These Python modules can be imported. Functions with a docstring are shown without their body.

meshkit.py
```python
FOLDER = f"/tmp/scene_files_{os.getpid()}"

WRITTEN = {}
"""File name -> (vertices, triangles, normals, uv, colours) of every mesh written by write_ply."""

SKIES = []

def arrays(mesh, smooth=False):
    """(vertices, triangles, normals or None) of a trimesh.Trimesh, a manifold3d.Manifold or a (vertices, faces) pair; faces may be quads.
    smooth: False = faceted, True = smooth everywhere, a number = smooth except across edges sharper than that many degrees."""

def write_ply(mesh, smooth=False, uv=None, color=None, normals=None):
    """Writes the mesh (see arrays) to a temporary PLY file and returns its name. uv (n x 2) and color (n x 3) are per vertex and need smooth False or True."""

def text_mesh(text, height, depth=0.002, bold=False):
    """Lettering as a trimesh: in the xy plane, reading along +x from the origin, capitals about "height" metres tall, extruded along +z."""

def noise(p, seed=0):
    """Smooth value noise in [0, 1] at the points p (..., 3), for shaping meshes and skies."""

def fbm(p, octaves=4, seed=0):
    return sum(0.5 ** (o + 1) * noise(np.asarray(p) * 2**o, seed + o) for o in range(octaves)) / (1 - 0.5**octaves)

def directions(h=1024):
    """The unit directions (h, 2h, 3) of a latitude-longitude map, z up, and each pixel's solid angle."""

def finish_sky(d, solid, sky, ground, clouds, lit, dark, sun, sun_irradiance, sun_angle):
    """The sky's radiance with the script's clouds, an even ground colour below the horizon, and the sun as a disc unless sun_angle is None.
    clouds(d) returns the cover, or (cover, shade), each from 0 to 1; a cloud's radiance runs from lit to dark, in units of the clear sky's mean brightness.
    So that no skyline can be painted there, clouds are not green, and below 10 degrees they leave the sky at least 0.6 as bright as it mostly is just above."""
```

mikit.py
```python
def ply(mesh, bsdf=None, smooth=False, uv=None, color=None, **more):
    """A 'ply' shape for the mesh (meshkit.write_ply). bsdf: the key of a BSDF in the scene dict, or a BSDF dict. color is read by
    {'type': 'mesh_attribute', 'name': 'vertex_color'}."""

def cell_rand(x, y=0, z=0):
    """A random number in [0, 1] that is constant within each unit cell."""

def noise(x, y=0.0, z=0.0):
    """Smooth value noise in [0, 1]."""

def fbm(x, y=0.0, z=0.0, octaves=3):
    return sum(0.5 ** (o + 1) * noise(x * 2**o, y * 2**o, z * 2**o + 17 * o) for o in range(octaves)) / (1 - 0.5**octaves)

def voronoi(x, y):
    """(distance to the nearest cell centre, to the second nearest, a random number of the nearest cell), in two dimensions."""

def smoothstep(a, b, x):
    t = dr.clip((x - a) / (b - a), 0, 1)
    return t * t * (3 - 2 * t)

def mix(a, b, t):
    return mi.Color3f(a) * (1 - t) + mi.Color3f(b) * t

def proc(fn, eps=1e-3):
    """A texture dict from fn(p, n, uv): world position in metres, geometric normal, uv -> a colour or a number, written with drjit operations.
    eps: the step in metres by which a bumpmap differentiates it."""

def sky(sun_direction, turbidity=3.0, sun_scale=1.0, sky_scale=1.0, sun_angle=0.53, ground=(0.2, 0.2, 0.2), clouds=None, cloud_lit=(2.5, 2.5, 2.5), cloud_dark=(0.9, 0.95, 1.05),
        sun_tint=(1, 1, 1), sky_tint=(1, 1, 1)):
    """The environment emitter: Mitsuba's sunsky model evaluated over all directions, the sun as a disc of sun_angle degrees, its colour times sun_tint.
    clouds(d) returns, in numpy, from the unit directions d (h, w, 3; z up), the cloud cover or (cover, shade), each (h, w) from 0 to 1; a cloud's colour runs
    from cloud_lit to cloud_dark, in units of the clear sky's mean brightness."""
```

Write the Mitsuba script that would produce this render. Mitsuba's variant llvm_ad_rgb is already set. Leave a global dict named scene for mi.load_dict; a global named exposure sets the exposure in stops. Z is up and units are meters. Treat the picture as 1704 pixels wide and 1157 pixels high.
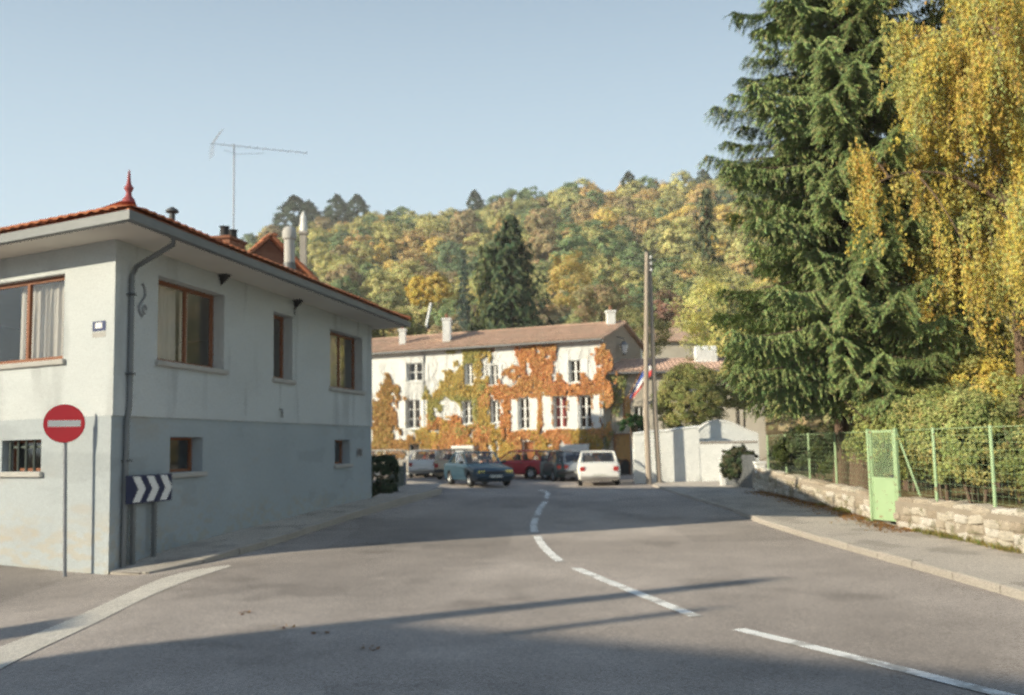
import math, random
import numpy as np
import trimesh
import drjit as dr
import mitsuba as mi
import mikit, meshkit
from mikit import proc, noise, fbm, voronoi, cell_rand, smoothstep, mix
from shapely.geometry import Polygon, box as sbox, Point
from shapely.ops import unary_union
import shapely

scene, labels = {}, {}
T = mi.ScalarTransform4f
# ---------------------------------------------------------------- camera, sky, exposure
CAM = np.array([0, 0, 1.75])
FPX, PCX, PCY = 1657.0, 852.0, 578.5            # focal length and centre of the photograph in its own pixels (35 mm lens)
ROLL, PITCH = math.radians(1.12), math.radians(5.58)
FWD = np.array([0, math.cos(PITCH), math.sin(PITCH)])
_r0, _u0 = np.array([1.0, 0, 0]), np.array([0, -math.sin(PITCH), math.cos(PITCH)])
CR = math.cos(ROLL) * _r0 - math.sin(ROLL) * _u0
CU = math.sin(ROLL) * _r0 + math.cos(ROLL) * _u0
scene['camera'] = {'type': 'thinlens', 'fov': 2 * math.degrees(math.atan(852 / FPX)), 'fov_axis': 'x',
                   'aperture_radius': 0.0046, 'focus_distance': 3.0, 'near_clip': 0.1, 'far_clip': 3000.0,
                   'to_world': T().look_at(origin=CAM.tolist(), target=(CAM + FWD).tolist(), up=CU.tolist())}
SUN = np.array([-0.87, -0.49, 0.358])
def high_haze(d):
    z = np.clip(d[..., 2], 0, 1)
    return 0.85 * np.exp(-(z / 0.48) ** 2)
scene['sky'] = mikit.sky(SUN, turbidity=2.6, sun_scale=1.0, sky_scale=0.55, ground=(0.2, 0.18, 0.15), sun_tint=(0.87, 1.05, 1.41), sky_tint=(1.0, 1.13, 1.3), clouds=high_haze, cloud_lit=(3.45, 4.25, 4.65), cloud_dark=(3.45, 4.25, 4.65))
exposure = 2.5
SUNH = SUN / SUN[2]

def ray(px, py): return FWD * FPX + CR * (px - PCX) + CU * (PCY - py)
def at(px, py, Y):
    d = ray(px, py); return CAM + d * (Y / d[1])
def atz(px, py, z):
    d = ray(px, py); return CAM + d * ((z - CAM[2]) / d[2])
def S(a, b, x):
    t = np.clip((np.asarray(x, float) - a) / (b - a), 0, 1); return t * t * (3 - 2 * t)
def zr(x, y):
    """height of the road"""
    return 0.15 * S(14, 30, y) * (1 - S(-4, 3, x)) - 0.2 * (1 - S(-7, -3.5, x)) * (1 - S(13, 22, y)) + 0.0 * np.asarray(x)
def G(px, py, dz=0.0):
    """the point of the road under a pixel of the photograph"""
    z = 0.0
    for _ in range(12):
        p = atz(px, py, z + dz); z = float(zr(p[0], p[1]))
    return p

# ---------------------------------------------------------------- helpers
def vcol(): return {'type': 'mesh_attribute', 'name': 'vertex_color'}
def rgb(c): return {'type': 'rgb', 'value': [float(x) for x in c]}
def pr(key, col, rough=0.8, bump=None, bscale=0.003, two=True, **kw):
    c = col if isinstance(col, dict) else rgb(col)
    b = {'type': 'principled', 'base_color': c, 'roughness': rough, 'specular': kw.pop('specular', 0.3), **kw}
    if bump is not None: b = {'type': 'bumpmap', 'bump': proc(bump, eps=0.004), 'bsdf': b, 'scale': bscale}
    scene[key] = {'type': 'twosided', 'bsdf': b} if two else b
    return key
def leafmat(key, trans=0.7, rough=0.75):
    scene[key] = {'type': 'principledthin', 'base_color': vcol(), 'roughness': rough, 'diff_trans': trans, 'spec_trans': 0.0}
    return key
_used = {}
def numbered(k):
    n = _used.get(k, -1) + 1; _used[k] = n
    return k if n == 0 else f'{k}_{n:03d}'
def L(key, label=None, cat=None, group=None, kind=None):
    d = labels.setdefault(key, {})
    if label: d['label'] = label
    if cat: d['category'] = cat
    if group: d['group'] = group
    if kind: d['kind'] = kind
def thing(name, label, cat, group=None):
    k = numbered(name); L(k, label, cat, group); return k
def add(name, mesh, mat, parent=None, smooth=False, color=None, uv=None, **kw):
    k = numbered(parent + '__' + name if parent else name)
    scene[k] = mikit.ply(mesh, mat, smooth=smooth, color=color, uv=uv, **kw)
    return k
def put(name, shape, parent=None):
    k = numbered(parent + '__' + name if parent else name); scene[k] = shape; return k
def cat_(ms): return trimesh.util.concatenate(ms) if len(ms) > 1 else ms[0]
def M4(R=None, t=None):
    m = np.eye(4)
    if R is not None: m[:3, :3] = R
    if t is not None: m[:3, 3] = t
    return m
def bx(x0, x1, y0, y1, z0, z1, bev=0.0):
    if bev > 0:
        e = np.array([x1 - x0, y1 - y0, z1 - z0]) / 2 - bev
        pts = []
        for s in np.ndindex(2, 2, 2):
            sg = np.array(s) * 2 - 1
            for k in range(3):
                o = np.ones(3) * 0.3 * bev; o[k] = bev
                pts.append(sg * (e + o))
        m = trimesh.convex.convex_hull(np.array(pts)); m.apply_translation([(x0 + x1) / 2, (y0 + y1) / 2, (z0 + z1) / 2]); return m
    m = trimesh.creation.box(extents=[x1 - x0, y1 - y0, z1 - z0]); m.apply_translation([(x0 + x1) / 2, (y0 + y1) / 2, (z0 + z1) / 2]); return m
def tube(pts, rad, sides=8, cap=True):
    p = np.asarray(pts, float); n = len(p)
    r = np.broadcast_to(np.asarray(rad, float), (n,))
    t = np.gradient(p, axis=0) if n > 2 else np.repeat((p[1] - p[0])[None], 2, 0)
    t = t / (np.linalg.norm(t, axis=1, keepdims=True) + 1e-12)
    ref = np.array([0, 0, 1.0]) if abs(t[0, 2]) < 0.9 else np.array([1.0, 0, 0])
    a = np.cross(t, ref); a /= np.linalg.norm(a, axis=1, keepdims=True) + 1e-12
    b = np.cross(t, a)
    th = np.arange(sides) * 2 * np.pi / sides
    v = p[:, None] + r[:, None, None] * (np.cos(th)[None, :, None] * a[:, None] + np.sin(th)[None, :, None] * b[:, None])
    i, j = np.meshgrid(np.arange(n - 1), np.arange(sides), indexing='ij'); j2 = (j + 1) % sides
    q = np.stack([i * sides + j, i * sides + j2, (i + 1) * sides + j2, (i + 1) * sides + j], -1).reshape(-1, 4)
    f = np.vstack([q[:, [0, 2, 1]], q[:, [0, 3, 2]]]); v = v.reshape(-1, 3)
    if cap:
        v = np.vstack([v, p[:1], p[-1:]]); k = np.arange(sides); c0, c1 = len(v) - 2, len(v) - 1
        f = np.vstack([f, np.stack([k * 0 + c0, k, (k + 1) % sides], 1), np.stack([k * 0 + c1, (n - 1) * sides + (k + 1) % sides, (n - 1) * sides + k], 1)])
    return trimesh.Trimesh(v, f, process=False)
def lathe(prof, sides=24):
    """prof: (radius, z) from bottom to top"""
    return trimesh.creation.revolve(np.array(prof, float), sections=sides)
def sheet(poly, zf, step=0.5, uvw=None):
    """a triangulated polygon in plan laid on zf(x, y)"""
    poly = poly if isinstance(poly, Polygon) else Polygon(poly)
    vs, fs, n = [], [], 0
    x0, y0, x1, y1 = poly.bounds
    nx, ny = max(1, math.ceil((x1 - x0) / step)), max(1, math.ceil((y1 - y0) / step))
    for i in range(nx):
        for j in range(ny):
            c = sbox(x0 + i * step, y0 + j * step, x0 + (i + 1) * step, y0 + (j + 1) * step).intersection(poly)
            for g in getattr(c, 'geoms', [c]):
                if g.geom_type != 'Polygon' or g.area < 1e-6: continue
                v, f = trimesh.creation.triangulate_polygon(g, engine='earcut')
                vs.append(v); fs.append(np.asarray(f) + n); n += len(v)
    v = np.vstack(vs); f = np.vstack(fs)
    m = trimesh.Trimesh(np.column_stack([v, zf(v[:, 0], v[:, 1])]), f, process=False)
    m.merge_vertices()
    if m.face_normals[:, 2].mean() < 0: m.invert()
    return m
def gridsheet(xs, ys, zf):
    X, Y = np.meshgrid(xs, ys, indexing='ij'); v = np.column_stack([X.ravel(), Y.ravel(), np.asarray(zf(X, Y)).ravel()])
    i, j = np.meshgrid(np.arange(len(xs) - 1), np.arange(len(ys) - 1), indexing='ij'); n = len(ys)
    q = np.stack([i * n + j, (i + 1) * n + j, (i + 1) * n + j + 1, i * n + j + 1], -1).reshape(-1, 4)
    return trimesh.Trimesh(v, np.vstack([q[:, [0, 1, 2]], q[:, [0, 2, 3]]]), process=False)
def resample(pts, step):
    p = np.asarray(pts, float); d = np.r_[0, np.cumsum(np.linalg.norm(np.diff(p, axis=0), axis=1))]
    n = max(2, int(round(d[-1] / step)) + 1); s = np.linspace(0, d[-1], n)
    return np.column_stack([np.interp(s, d, p[:, k]) for k in range(p.shape[1])])
def smoothline(pts, n=60):
    from scipy.interpolate import CubicSpline
    p = np.asarray(pts, float); d = np.r_[0, np.cumsum(np.linalg.norm(np.diff(p, axis=0), axis=1))]
    return CubicSpline(d, p)(np.linspace(0, d[-1], n))

class Face:
    """an upright plane: u runs along the wall, z up, d outwards"""
    def __init__(s, O, u):
        s.O = np.array([O[0], O[1], 0.0]); u = np.array([u[0], u[1], 0.0]); s.u = u / np.linalg.norm(u)
        s.n = np.array([s.u[1], -s.u[0], 0.0]); s.R = np.column_stack([s.u, [0, 0, 1.0], s.n])
    def w(s, u, z, d=0.0): return s.O + s.u * u + np.array([0, 0, 1.0]) * z + s.n * d
    def hit(s, px, py, d=0.0):
        r = ray(px, py); t = ((s.O + s.n * d - CAM) @ s.n) / (r @ s.n); p = CAM + r * t - s.O
        return np.array([p @ s.u, p[2]])
    def slab(s, poly, d0, d1):
        poly = poly if hasattr(poly, 'geom_type') else Polygon(poly)
        ms = []
        for g in getattr(poly, 'geoms', [poly]):
            m = trimesh.creation.extrude_polygon(g, d1 - d0, engine='earcut'); m.apply_translation([0, 0, d0]); ms.append(m)
        m = cat_(ms); m.apply_transform(M4(s.R, s.O)); return m
    def box(s, u0, u1, z0, z1, d0, d1, bev=0.0):
        m = bx(u0, u1, z0, z1, d0, d1, bev); m.apply_transform(M4(s.R, s.O)); return m
    def quad(s, u0, u1, z0, z1, d):
        v = [s.w(u0, z0, d), s.w(u1, z0, d), s.w(u1, z1, d), s.w(u0, z1, d)]
        return trimesh.Trimesh(v, [[0, 1, 2], [0, 2, 3]], process=False)
    def xf(s, m):
        m = m.copy(); m.apply_transform(M4(s.R, s.O)); return m
def frame_poly(u0, u1, z0, z1, w, bars_u=(), bars_z=(), bw=None):
    bw = bw or w
    p = sbox(u0, z0, u1, z1).difference(sbox(u0 + w, z0 + w, u1 - w, z1 - w))
    for b in bars_u: p = p.union(sbox(b - bw / 2, z0 + w / 2, b + bw / 2, z1 - w / 2))
    for b in bars_z: p = p.union(sbox(u0 + w / 2, b - bw / 2, u1 - w / 2, b + bw / 2))
    return p

# ---------------------------------------------------------------- materials
def asphalt_col(p, n, uv):
    big = fbm(p.x * 0.35, p.y * 0.35, 0.0, 4); mid = fbm(p.x * 2.2 + 9, p.y * 2.2, 0.0, 3); fine = noise(p.x * 55, p.y * 55, 3.0); grit = noise(p.x * 140, p.y * 140, 1.0)
    c = mix((0.278, 0.246, 0.224), (0.350, 0.311, 0.283), smoothstep(0.3, 0.7, big))
    c = c * (0.86 + 0.28 * mid) * (0.60 + 0.42 * fine + 0.38 * grit)
    patch = smoothstep(0.80, 0.805, cell_rand(p.x * 0.31 + 0.15 * noise(p.y * 0.7, 1.0), p.y * 0.17 + 3, 5))
    c = c * (1 - 0.13 * patch) * (1 - 0.10 * smoothstep(0.45, 0.75, fbm(p.x * 0.55 - p.y * 0.10, p.y * 0.05, 6.0, 3)))
    d1, d2, w = voronoi(p.x * 0.16 + 0.25 * fbm(p.x * 0.9, p.y * 0.9, 4.0, 3), p.y * 0.16 + 0.25 * fbm(p.x * 0.9, p.y * 0.9, 8.0, 3))
    crack = 1 - smoothstep(0.002, 0.007, d2 - d1)
    stain = smoothstep(0.62, 0.75, fbm(p.x * 0.8 + 30, p.y * 0.8, 2.0, 4))
    return c * (1 - 0.08 * crack) * (1 - 0.2 * stain)
def asphalt_bump(p, n, uv): return 0.6 * noise(p.x * 90, p.y * 90, 0.0) + 0.6 * noise(p.x * 30, p.y * 30, 1.0)
pr('m_asphalt', proc(asphalt_col), 0.85, asphalt_bump, 0.004, specular=0.25)
def pave_col(p, n, uv):
    big = fbm(p.x * 0.6 + 4, p.y * 0.6, 0.0, 4); fine = noise(p.x * 60, p.y * 60, 3.0); dirt = smoothstep(0.5, 0.7, fbm(p.x * 1.6, p.y * 1.6 + 7, 0.0, 4))
    return mix((0.35, 0.315, 0.275), (0.44, 0.40, 0.355), big) * (0.75 + 0.4 * fine) * (1 - 0.25 * dirt)
pr('m_pave', proc(pave_col), 0.9, asphalt_bump, 0.004, specular=0.2)
def conc_col(p, n, uv):
    big = fbm(p.x * 1.3, p.y * 1.3, p.z * 1.3, 4); fine = noise(p.x * 50, p.y * 50, p.z * 50)
    return mix((0.30, 0.27, 0.235), (0.42, 0.385, 0.34), big) * (0.8 + 0.35 * fine)
pr('m_concrete', proc(conc_col), 0.9, lambda p, n, uv: noise(p.x * 60, p.y * 60, p.z * 60), 0.003, specular=0.2)
def line_col(p, n, uv):
    w = smoothstep(0.30, 0.55, fbm(p.x * 7, p.y * 7, 0.0, 4)); g = noise(p.x * 60, p.y * 60, 0.0)
    return mix((0.42, 0.41, 0.39), (0.72, 0.72, 0.71), w) * (0.8 + 0.3 * g)
pr('m_line', proc(line_col), 0.8, asphalt_bump, 0.003)
def band_col(p, n, uv):
    w = fbm(p.x * 2.5, p.y * 2.5, 0.0, 4); g = noise(p.x * 55, p.y * 55, 0.0)
    return mix((0.42, 0.395, 0.35), (0.54, 0.51, 0.46), w) * (0.78 + 0.36 * g)
pr('m_band', proc(band_col), 0.88, asphalt_bump, 0.003)
def soil_col(p, n, uv):
    a = fbm(p.x * 1.5, p.y * 1.5, 0.0, 4); b = noise(p.x * 25, p.y * 25, 0.0)
    return mix((0.07, 0.075, 0.03), (0.15, 0.11, 0.055), smoothstep(0.35, 0.65, a)) * (0.6 + 0.7 * b)
pr('m_soil', proc(soil_col), 1.0, lambda p, n, uv: fbm(p.x * 12, p.y * 12, 0.0, 3), 0.04)
def hill_col(p, n, uv):
    a = fbm(p.x * 0.08, p.y * 0.08, 0.0, 4); b = noise(p.x * 0.9, p.y * 0.9, 0.0)
    return mix((0.06, 0.065, 0.025), (0.15, 0.11, 0.05), smoothstep(0.35, 0.65, a)) * (0.6 + 0.7 * b)
pr('m_hill', proc(hill_col), 1.0)
def wall_col(p, n, uv):
    h = p.x * 0.8 + p.y * 0.6
    big = fbm(p.x * 0.7, p.y * 0.7, p.z * 0.9, 4); st = fbm(h * 3.2, 0.0, p.z * 0.28, 4); fine = noise(p.x * 45, p.y * 45, p.z * 45)
    c = mix((0.48, 0.51, 0.515), (0.54, 0.57, 0.57), big) * (0.92 + 0.16 * fine)
    return c * (1 - 0.18 * smoothstep(0.58, 0.74, st)) * (1 - 0.04 * smoothstep(0.55, 0.7, fbm(h * 1.1 + 20, 2.0, p.z * 1.3, 5)))
pr('m_render', proc(wall_col), 0.9, lambda p, n, uv: noise(p.x * 70, p.y * 70, p.z * 70) + 0.7 * noise(p.x * 30, p.y * 30, p.z * 30), 0.006, specular=0.2)
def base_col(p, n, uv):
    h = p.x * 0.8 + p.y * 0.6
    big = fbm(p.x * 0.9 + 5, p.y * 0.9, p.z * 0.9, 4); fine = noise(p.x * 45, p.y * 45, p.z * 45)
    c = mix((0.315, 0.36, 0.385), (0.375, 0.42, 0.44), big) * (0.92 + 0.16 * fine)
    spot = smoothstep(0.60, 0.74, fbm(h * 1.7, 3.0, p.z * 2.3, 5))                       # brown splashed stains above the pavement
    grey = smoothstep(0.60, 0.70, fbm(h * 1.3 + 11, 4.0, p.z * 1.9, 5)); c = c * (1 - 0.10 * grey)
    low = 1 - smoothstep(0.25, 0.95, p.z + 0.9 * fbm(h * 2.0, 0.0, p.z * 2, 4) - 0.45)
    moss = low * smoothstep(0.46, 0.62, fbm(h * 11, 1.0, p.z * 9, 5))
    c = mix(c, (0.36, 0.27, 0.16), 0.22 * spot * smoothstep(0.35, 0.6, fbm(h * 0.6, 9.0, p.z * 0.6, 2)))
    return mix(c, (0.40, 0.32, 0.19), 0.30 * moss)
def base_pale_col(p, n, uv): return base_col(p, n, uv) * mi.Color3f(1.10, 1.07, 1.06)  # same basement colour, a little paler, for the other sides
pr('m_base_pale', proc(base_pale_col), 0.9, lambda p, n, uv: noise(p.x * 50, p.y * 50, p.z * 50) + 0.7 * noise(p.x * 20, p.y * 20, p.z * 20), 0.008, specular=0.2)
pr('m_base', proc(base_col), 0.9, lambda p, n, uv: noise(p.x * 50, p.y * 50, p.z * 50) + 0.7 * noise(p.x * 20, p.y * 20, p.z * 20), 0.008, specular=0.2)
pr('m_soffit', proc(lambda p, n, uv: mix((0.54, 0.505, 0.455), (0.61, 0.575, 0.52), fbm(p.x * 1.5, p.y * 1.5, 0.0, 3))), 0.85)
pr('m_sill', proc(lambda p, n, uv: mix((0.34, 0.33, 0.31), (0.46, 0.45, 0.42), fbm(p.x * 5, p.y * 5, p.z * 5, 3))), 0.85)
pr('m_zinc', proc(lambda p, n, uv: mix((0.15, 0.16, 0.165), (0.215, 0.225, 0.23), fbm(p.x * 3, p.y * 3, p.z * 3, 3))), 0.5, metallic=0.3)
pr('m_greypaint', proc(lambda p, n, uv: mix((0.42, 0.43, 0.42), (0.48, 0.49, 0.475), fbm(p.x * 3, p.y * 3, p.z * 3, 3))), 0.5)
pr('m_wood', proc(lambda p, n, uv: mix((0.18, 0.065, 0.033), (0.28, 0.115, 0.055), fbm(p.x * 4, p.y * 4, p.z * 30, 3))), 0.5)
def tile_col(a, b, c2):
    def f(p, n, uv):
        r = cell_rand(p.x * 4.1, p.y * 4.1, p.z * 6)
        c = mix(a, b, r); m = smoothstep(0.5, 0.72, fbm(p.x * 2.2, p.y * 2.2, p.z * 2.2, 4))
        return mix(c, c2, 0.55 * m) * (0.8 + 0.4 * noise(p.x * 30, p.y * 30, p.z * 30))
    return proc(f)
pr('m_tile', tile_col((0.44, 0.145, 0.07), (0.56, 0.21, 0.105), (0.28, 0.15, 0.09)), 0.85)
pr('m_tile_old', tile_col((0.42, 0.275, 0.20), (0.54, 0.37, 0.275), (0.34, 0.27, 0.20)), 0.9)
pr('m_tile_pink', tile_col((0.50, 0.34, 0.265), (0.57, 0.40, 0.32), (0.42, 0.32, 0.26)), 0.9)
pr('m_finial', (0.34, 0.08, 0.08), 0.55)
scene['m_glass'] = {'type': 'thindielectric', 'int_ior': 1.5}
scene['m_curtain'] = {'type': 'principledthin', 'base_color': proc(lambda p, n, uv: mix((0.62, 0.59, 0.53), (0.74, 0.71, 0.66), fbm(p.x * 8, p.y * 8, p.z * 0.7, 3))), 'roughness': 0.9, 'diff_trans': 0.6, 'spec_trans': 0.0}
pr('m_inside', (0.22, 0.19, 0.16), 0.9)
pr('m_dark', (0.035, 0.034, 0.036), 0.7)
pr('m_iron', (0.10, 0.105, 0.11), 0.6, metallic=0.3)
pr('m_aerial', (0.42, 0.43, 0.46), 0.6)
pr('m_galv', proc(lambda p, n, uv: mix((0.20, 0.21, 0.23), (0.30, 0.31, 0.33), fbm(p.x * 9, p.y * 9, p.z * 9, 3))), 0.45, metallic=0.2)
pr('m_red', (0.72, 0.04, 0.05), 0.4, clearcoat=0.3)
pr('m_white', (0.74, 0.74, 0.72), 0.5)
pr('m_blue', (0.035, 0.05, 0.13), 0.45)
pr('m_navy', (0.02, 0.028, 0.075), 0.45)
pr('m_pvc', proc(lambda p, n, uv: mix((0.40, 0.39, 0.37), (0.54, 0.53, 0.50), fbm(p.x * 6, p.y * 6, p.z * 2, 3))), 0.6)
def oldwall_col(p, n, uv):
    big = fbm(p.x * 0.5, p.y * 0.5, p.z * 0.7, 4); fine = noise(p.x * 14, p.y * 14, p.z * 14); ds = smoothstep(0.55, 0.75, fbm(p.x * 1.6 + 8, p.y * 1.6, p.z * 0.6, 4))
    return mix((0.66, 0.675, 0.655), (0.77, 0.785, 0.77), big) * (0.9 + 0.18 * fine) * (1 - 0.22 * ds)
pr('m_oldwall', proc(oldwall_col), 0.95, lambda p, n, uv: fbm(p.x * 9, p.y * 9, p.z * 9, 3), 0.012)
pr('m_cream', proc(lambda p, n, uv: mix((0.46, 0.41, 0.33), (0.60, 0.55, 0.46), fbm(p.x * 1.2, p.y * 1.2, p.z * 1.2, 4))), 0.95)
pr('m_shutter', proc(lambda p, n, uv: mix((0.70, 0.70, 0.67), (0.80, 0.80, 0.78), fbm(p.x * 3, p.y * 3, p.z * 3, 3))), 0.65)
pr('m_ochre', proc(lambda p, n, uv: mix((0.52, 0.28, 0.09), (0.64, 0.38, 0.14), fbm(p.x * 6, p.y * 6, p.z * 0.8, 4))), 0.6)
pr('m_brown', proc(lambda p, n, uv: mix((0.25, 0.085, 0.03), (0.36, 0.14, 0.05), fbm(p.x * 6, p.y * 6, p.z * 1.2, 4))), 0.6)
pr('m_brick', proc(lambda p, n, uv: mix((0.20, 0.085, 0.055), (0.30, 0.15, 0.095), fbm(p.x * 6, p.y * 6, p.z * 14, 3))), 0.9)
pr('m_bark', proc(lambda p, n, uv: mix((0.10, 0.065, 0.045), (0.20, 0.14, 0.10), fbm(p.x * 9, p.y * 9, p.z * 2.5, 4))), 0.95, lambda p, n, uv: fbm(p.x * 22, p.y * 22, p.z * 5, 3), 0.02)
pr('m_twig', (0.17, 0.12, 0.09), 0.9)
pr('m_pole', proc(lambda p, n, uv: mix((0.34, 0.28, 0.22), (0.48, 0.41, 0.335), fbm(p.x * 20, p.y * 20, p.z * 0.9, 4))), 0.85)
pr('m_greenpaint', proc(lambda p, n, uv: mix(mix((0.32, 0.46, 0.25), (0.39, 0.53, 0.31), fbm(p.x * 5, p.y * 5, p.z * 5, 3)), (0.27, 0.16, 0.09), 0.8 * smoothstep(0.66, 0.72, fbm(p.x * 14, p.y * 14, p.z * 14, 4)))), 0.5)
pr('m_darkgreen', proc(lambda p, n, uv: mix((0.05, 0.07, 0.06), (0.085, 0.105, 0.095), fbm(p.x * 5, p.y * 5, p.z * 5, 3))), 0.6)
STONES = []
for i, (a, b) in enumerate([((0.40, 0.36, 0.29), (0.54, 0.49, 0.41)), ((0.33, 0.28, 0.21), (0.47, 0.41, 0.33)), ((0.46, 0.43, 0.37), (0.60, 0.56, 0.50)), ((0.24, 0.19, 0.14), (0.42, 0.36, 0.28))]):
    STONES.append(pr(f'm_stone_{i}', proc((lambda a, b: lambda p, n, uv: mix(mix(a, b, fbm(p.x * 6, p.y * 6, p.z * 6, 4)), (0.16, 0.15, 0.08), 0.75 * smoothstep(0.58, 0.70, fbm(p.x * 4 + 9, p.y * 4, p.z * 4, 5))) * (0.70 + 0.5 * noise(p.x * 40, p.y * 40, p.z * 40)))(a, b)), 0.95, lambda p, n, uv: fbm(p.x * 14, p.y * 14, p.z * 14, 3), 0.03))
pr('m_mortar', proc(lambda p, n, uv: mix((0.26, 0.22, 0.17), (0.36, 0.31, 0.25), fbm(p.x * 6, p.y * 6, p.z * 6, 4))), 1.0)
leafmat('m_leaf', 0.5); leafmat('m_needle', 0.2)
leafmat('m_farleaf', 0.25)
# ---------------------------------------------------------------- ground, hill, road, pavements
RIDGE_PX = [(-200, 470), (150, 430), (300, 405), (370, 395), (430, 382), (490, 368), (560, 358), (650, 346), (740, 346), (800, 342), (850, 328), (900, 315), (980, 306), (1060, 300), (1160, 293), (1240, 290), (1340, 285), (1500, 280), (1750, 275), (2100, 300)]
_RA = np.array([ray(px, py)[0] / ray(px, py)[1] for px, py in RIDGE_PX]); _RE = np.array([ray(px, py)[2] / ray(px, py)[1] for px, py in RIDGE_PX])
YR, YB = 380.0, 105.0
def hill_z(x, y):
    x, y = np.asarray(x, float), np.asarray(y, float)
    a = x / np.maximum(y, 1.0)
    top = np.interp(a, _RA, _RE) * YR + 1.75 - 8.5
    t = np.clip((y - YB) / (YR - YB), 0, 1.25)
    tt = np.where(t < 1, t * 0.8 + 0.2 * t * t * (3 - 2 * t), 1 - 0.25 * (t - 1) * 0)
    q = np.stack([x * 0.02, y * 0.02, x * 0], -1)
    return 0.4 + (top - 0.4) * tt + 6 * (meshkit.fbm(q, 3, 5) - 0.5) * S(YB, YB + 40, y)
xs = np.r_[np.linspace(-900, -60, 15), np.linspace(-50, 60, 56), np.linspace(75, 900, 15)]
ysg = np.r_[np.linspace(-600, -40, 12), np.linspace(-30, 62, 47), np.linspace(70, 140, 8)]
def ground_z(x, y):
    return np.where(np.asarray(y) < 62, zr(x, y), 0.15 * 0 + 0.05) - 0.06
scene['ground'] = mikit.ply(gridsheet(xs, ysg, ground_z), 'm_soil', smooth=True); L('ground', kind='structure')
hx = np.r_[np.linspace(-900, -150, 12), np.linspace(-130, 230, 46), np.linspace(260, 900, 12)]
hy = np.r_[np.linspace(YB, YR + 30, 46), np.linspace(YR + 60, 900, 8)]
scene['hill'] = mikit.ply(gridsheet(hx, hy, hill_z), 'm_hill', smooth=True); L('hill', kind='structure')
scene['road'] = mikit.ply(gridsheet(np.linspace(-46, 12, 117), np.linspace(-26, 58, 169), lambda x, y: zr(x, y)), 'm_asphalt', smooth=True); L('road', kind='structure')

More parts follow.
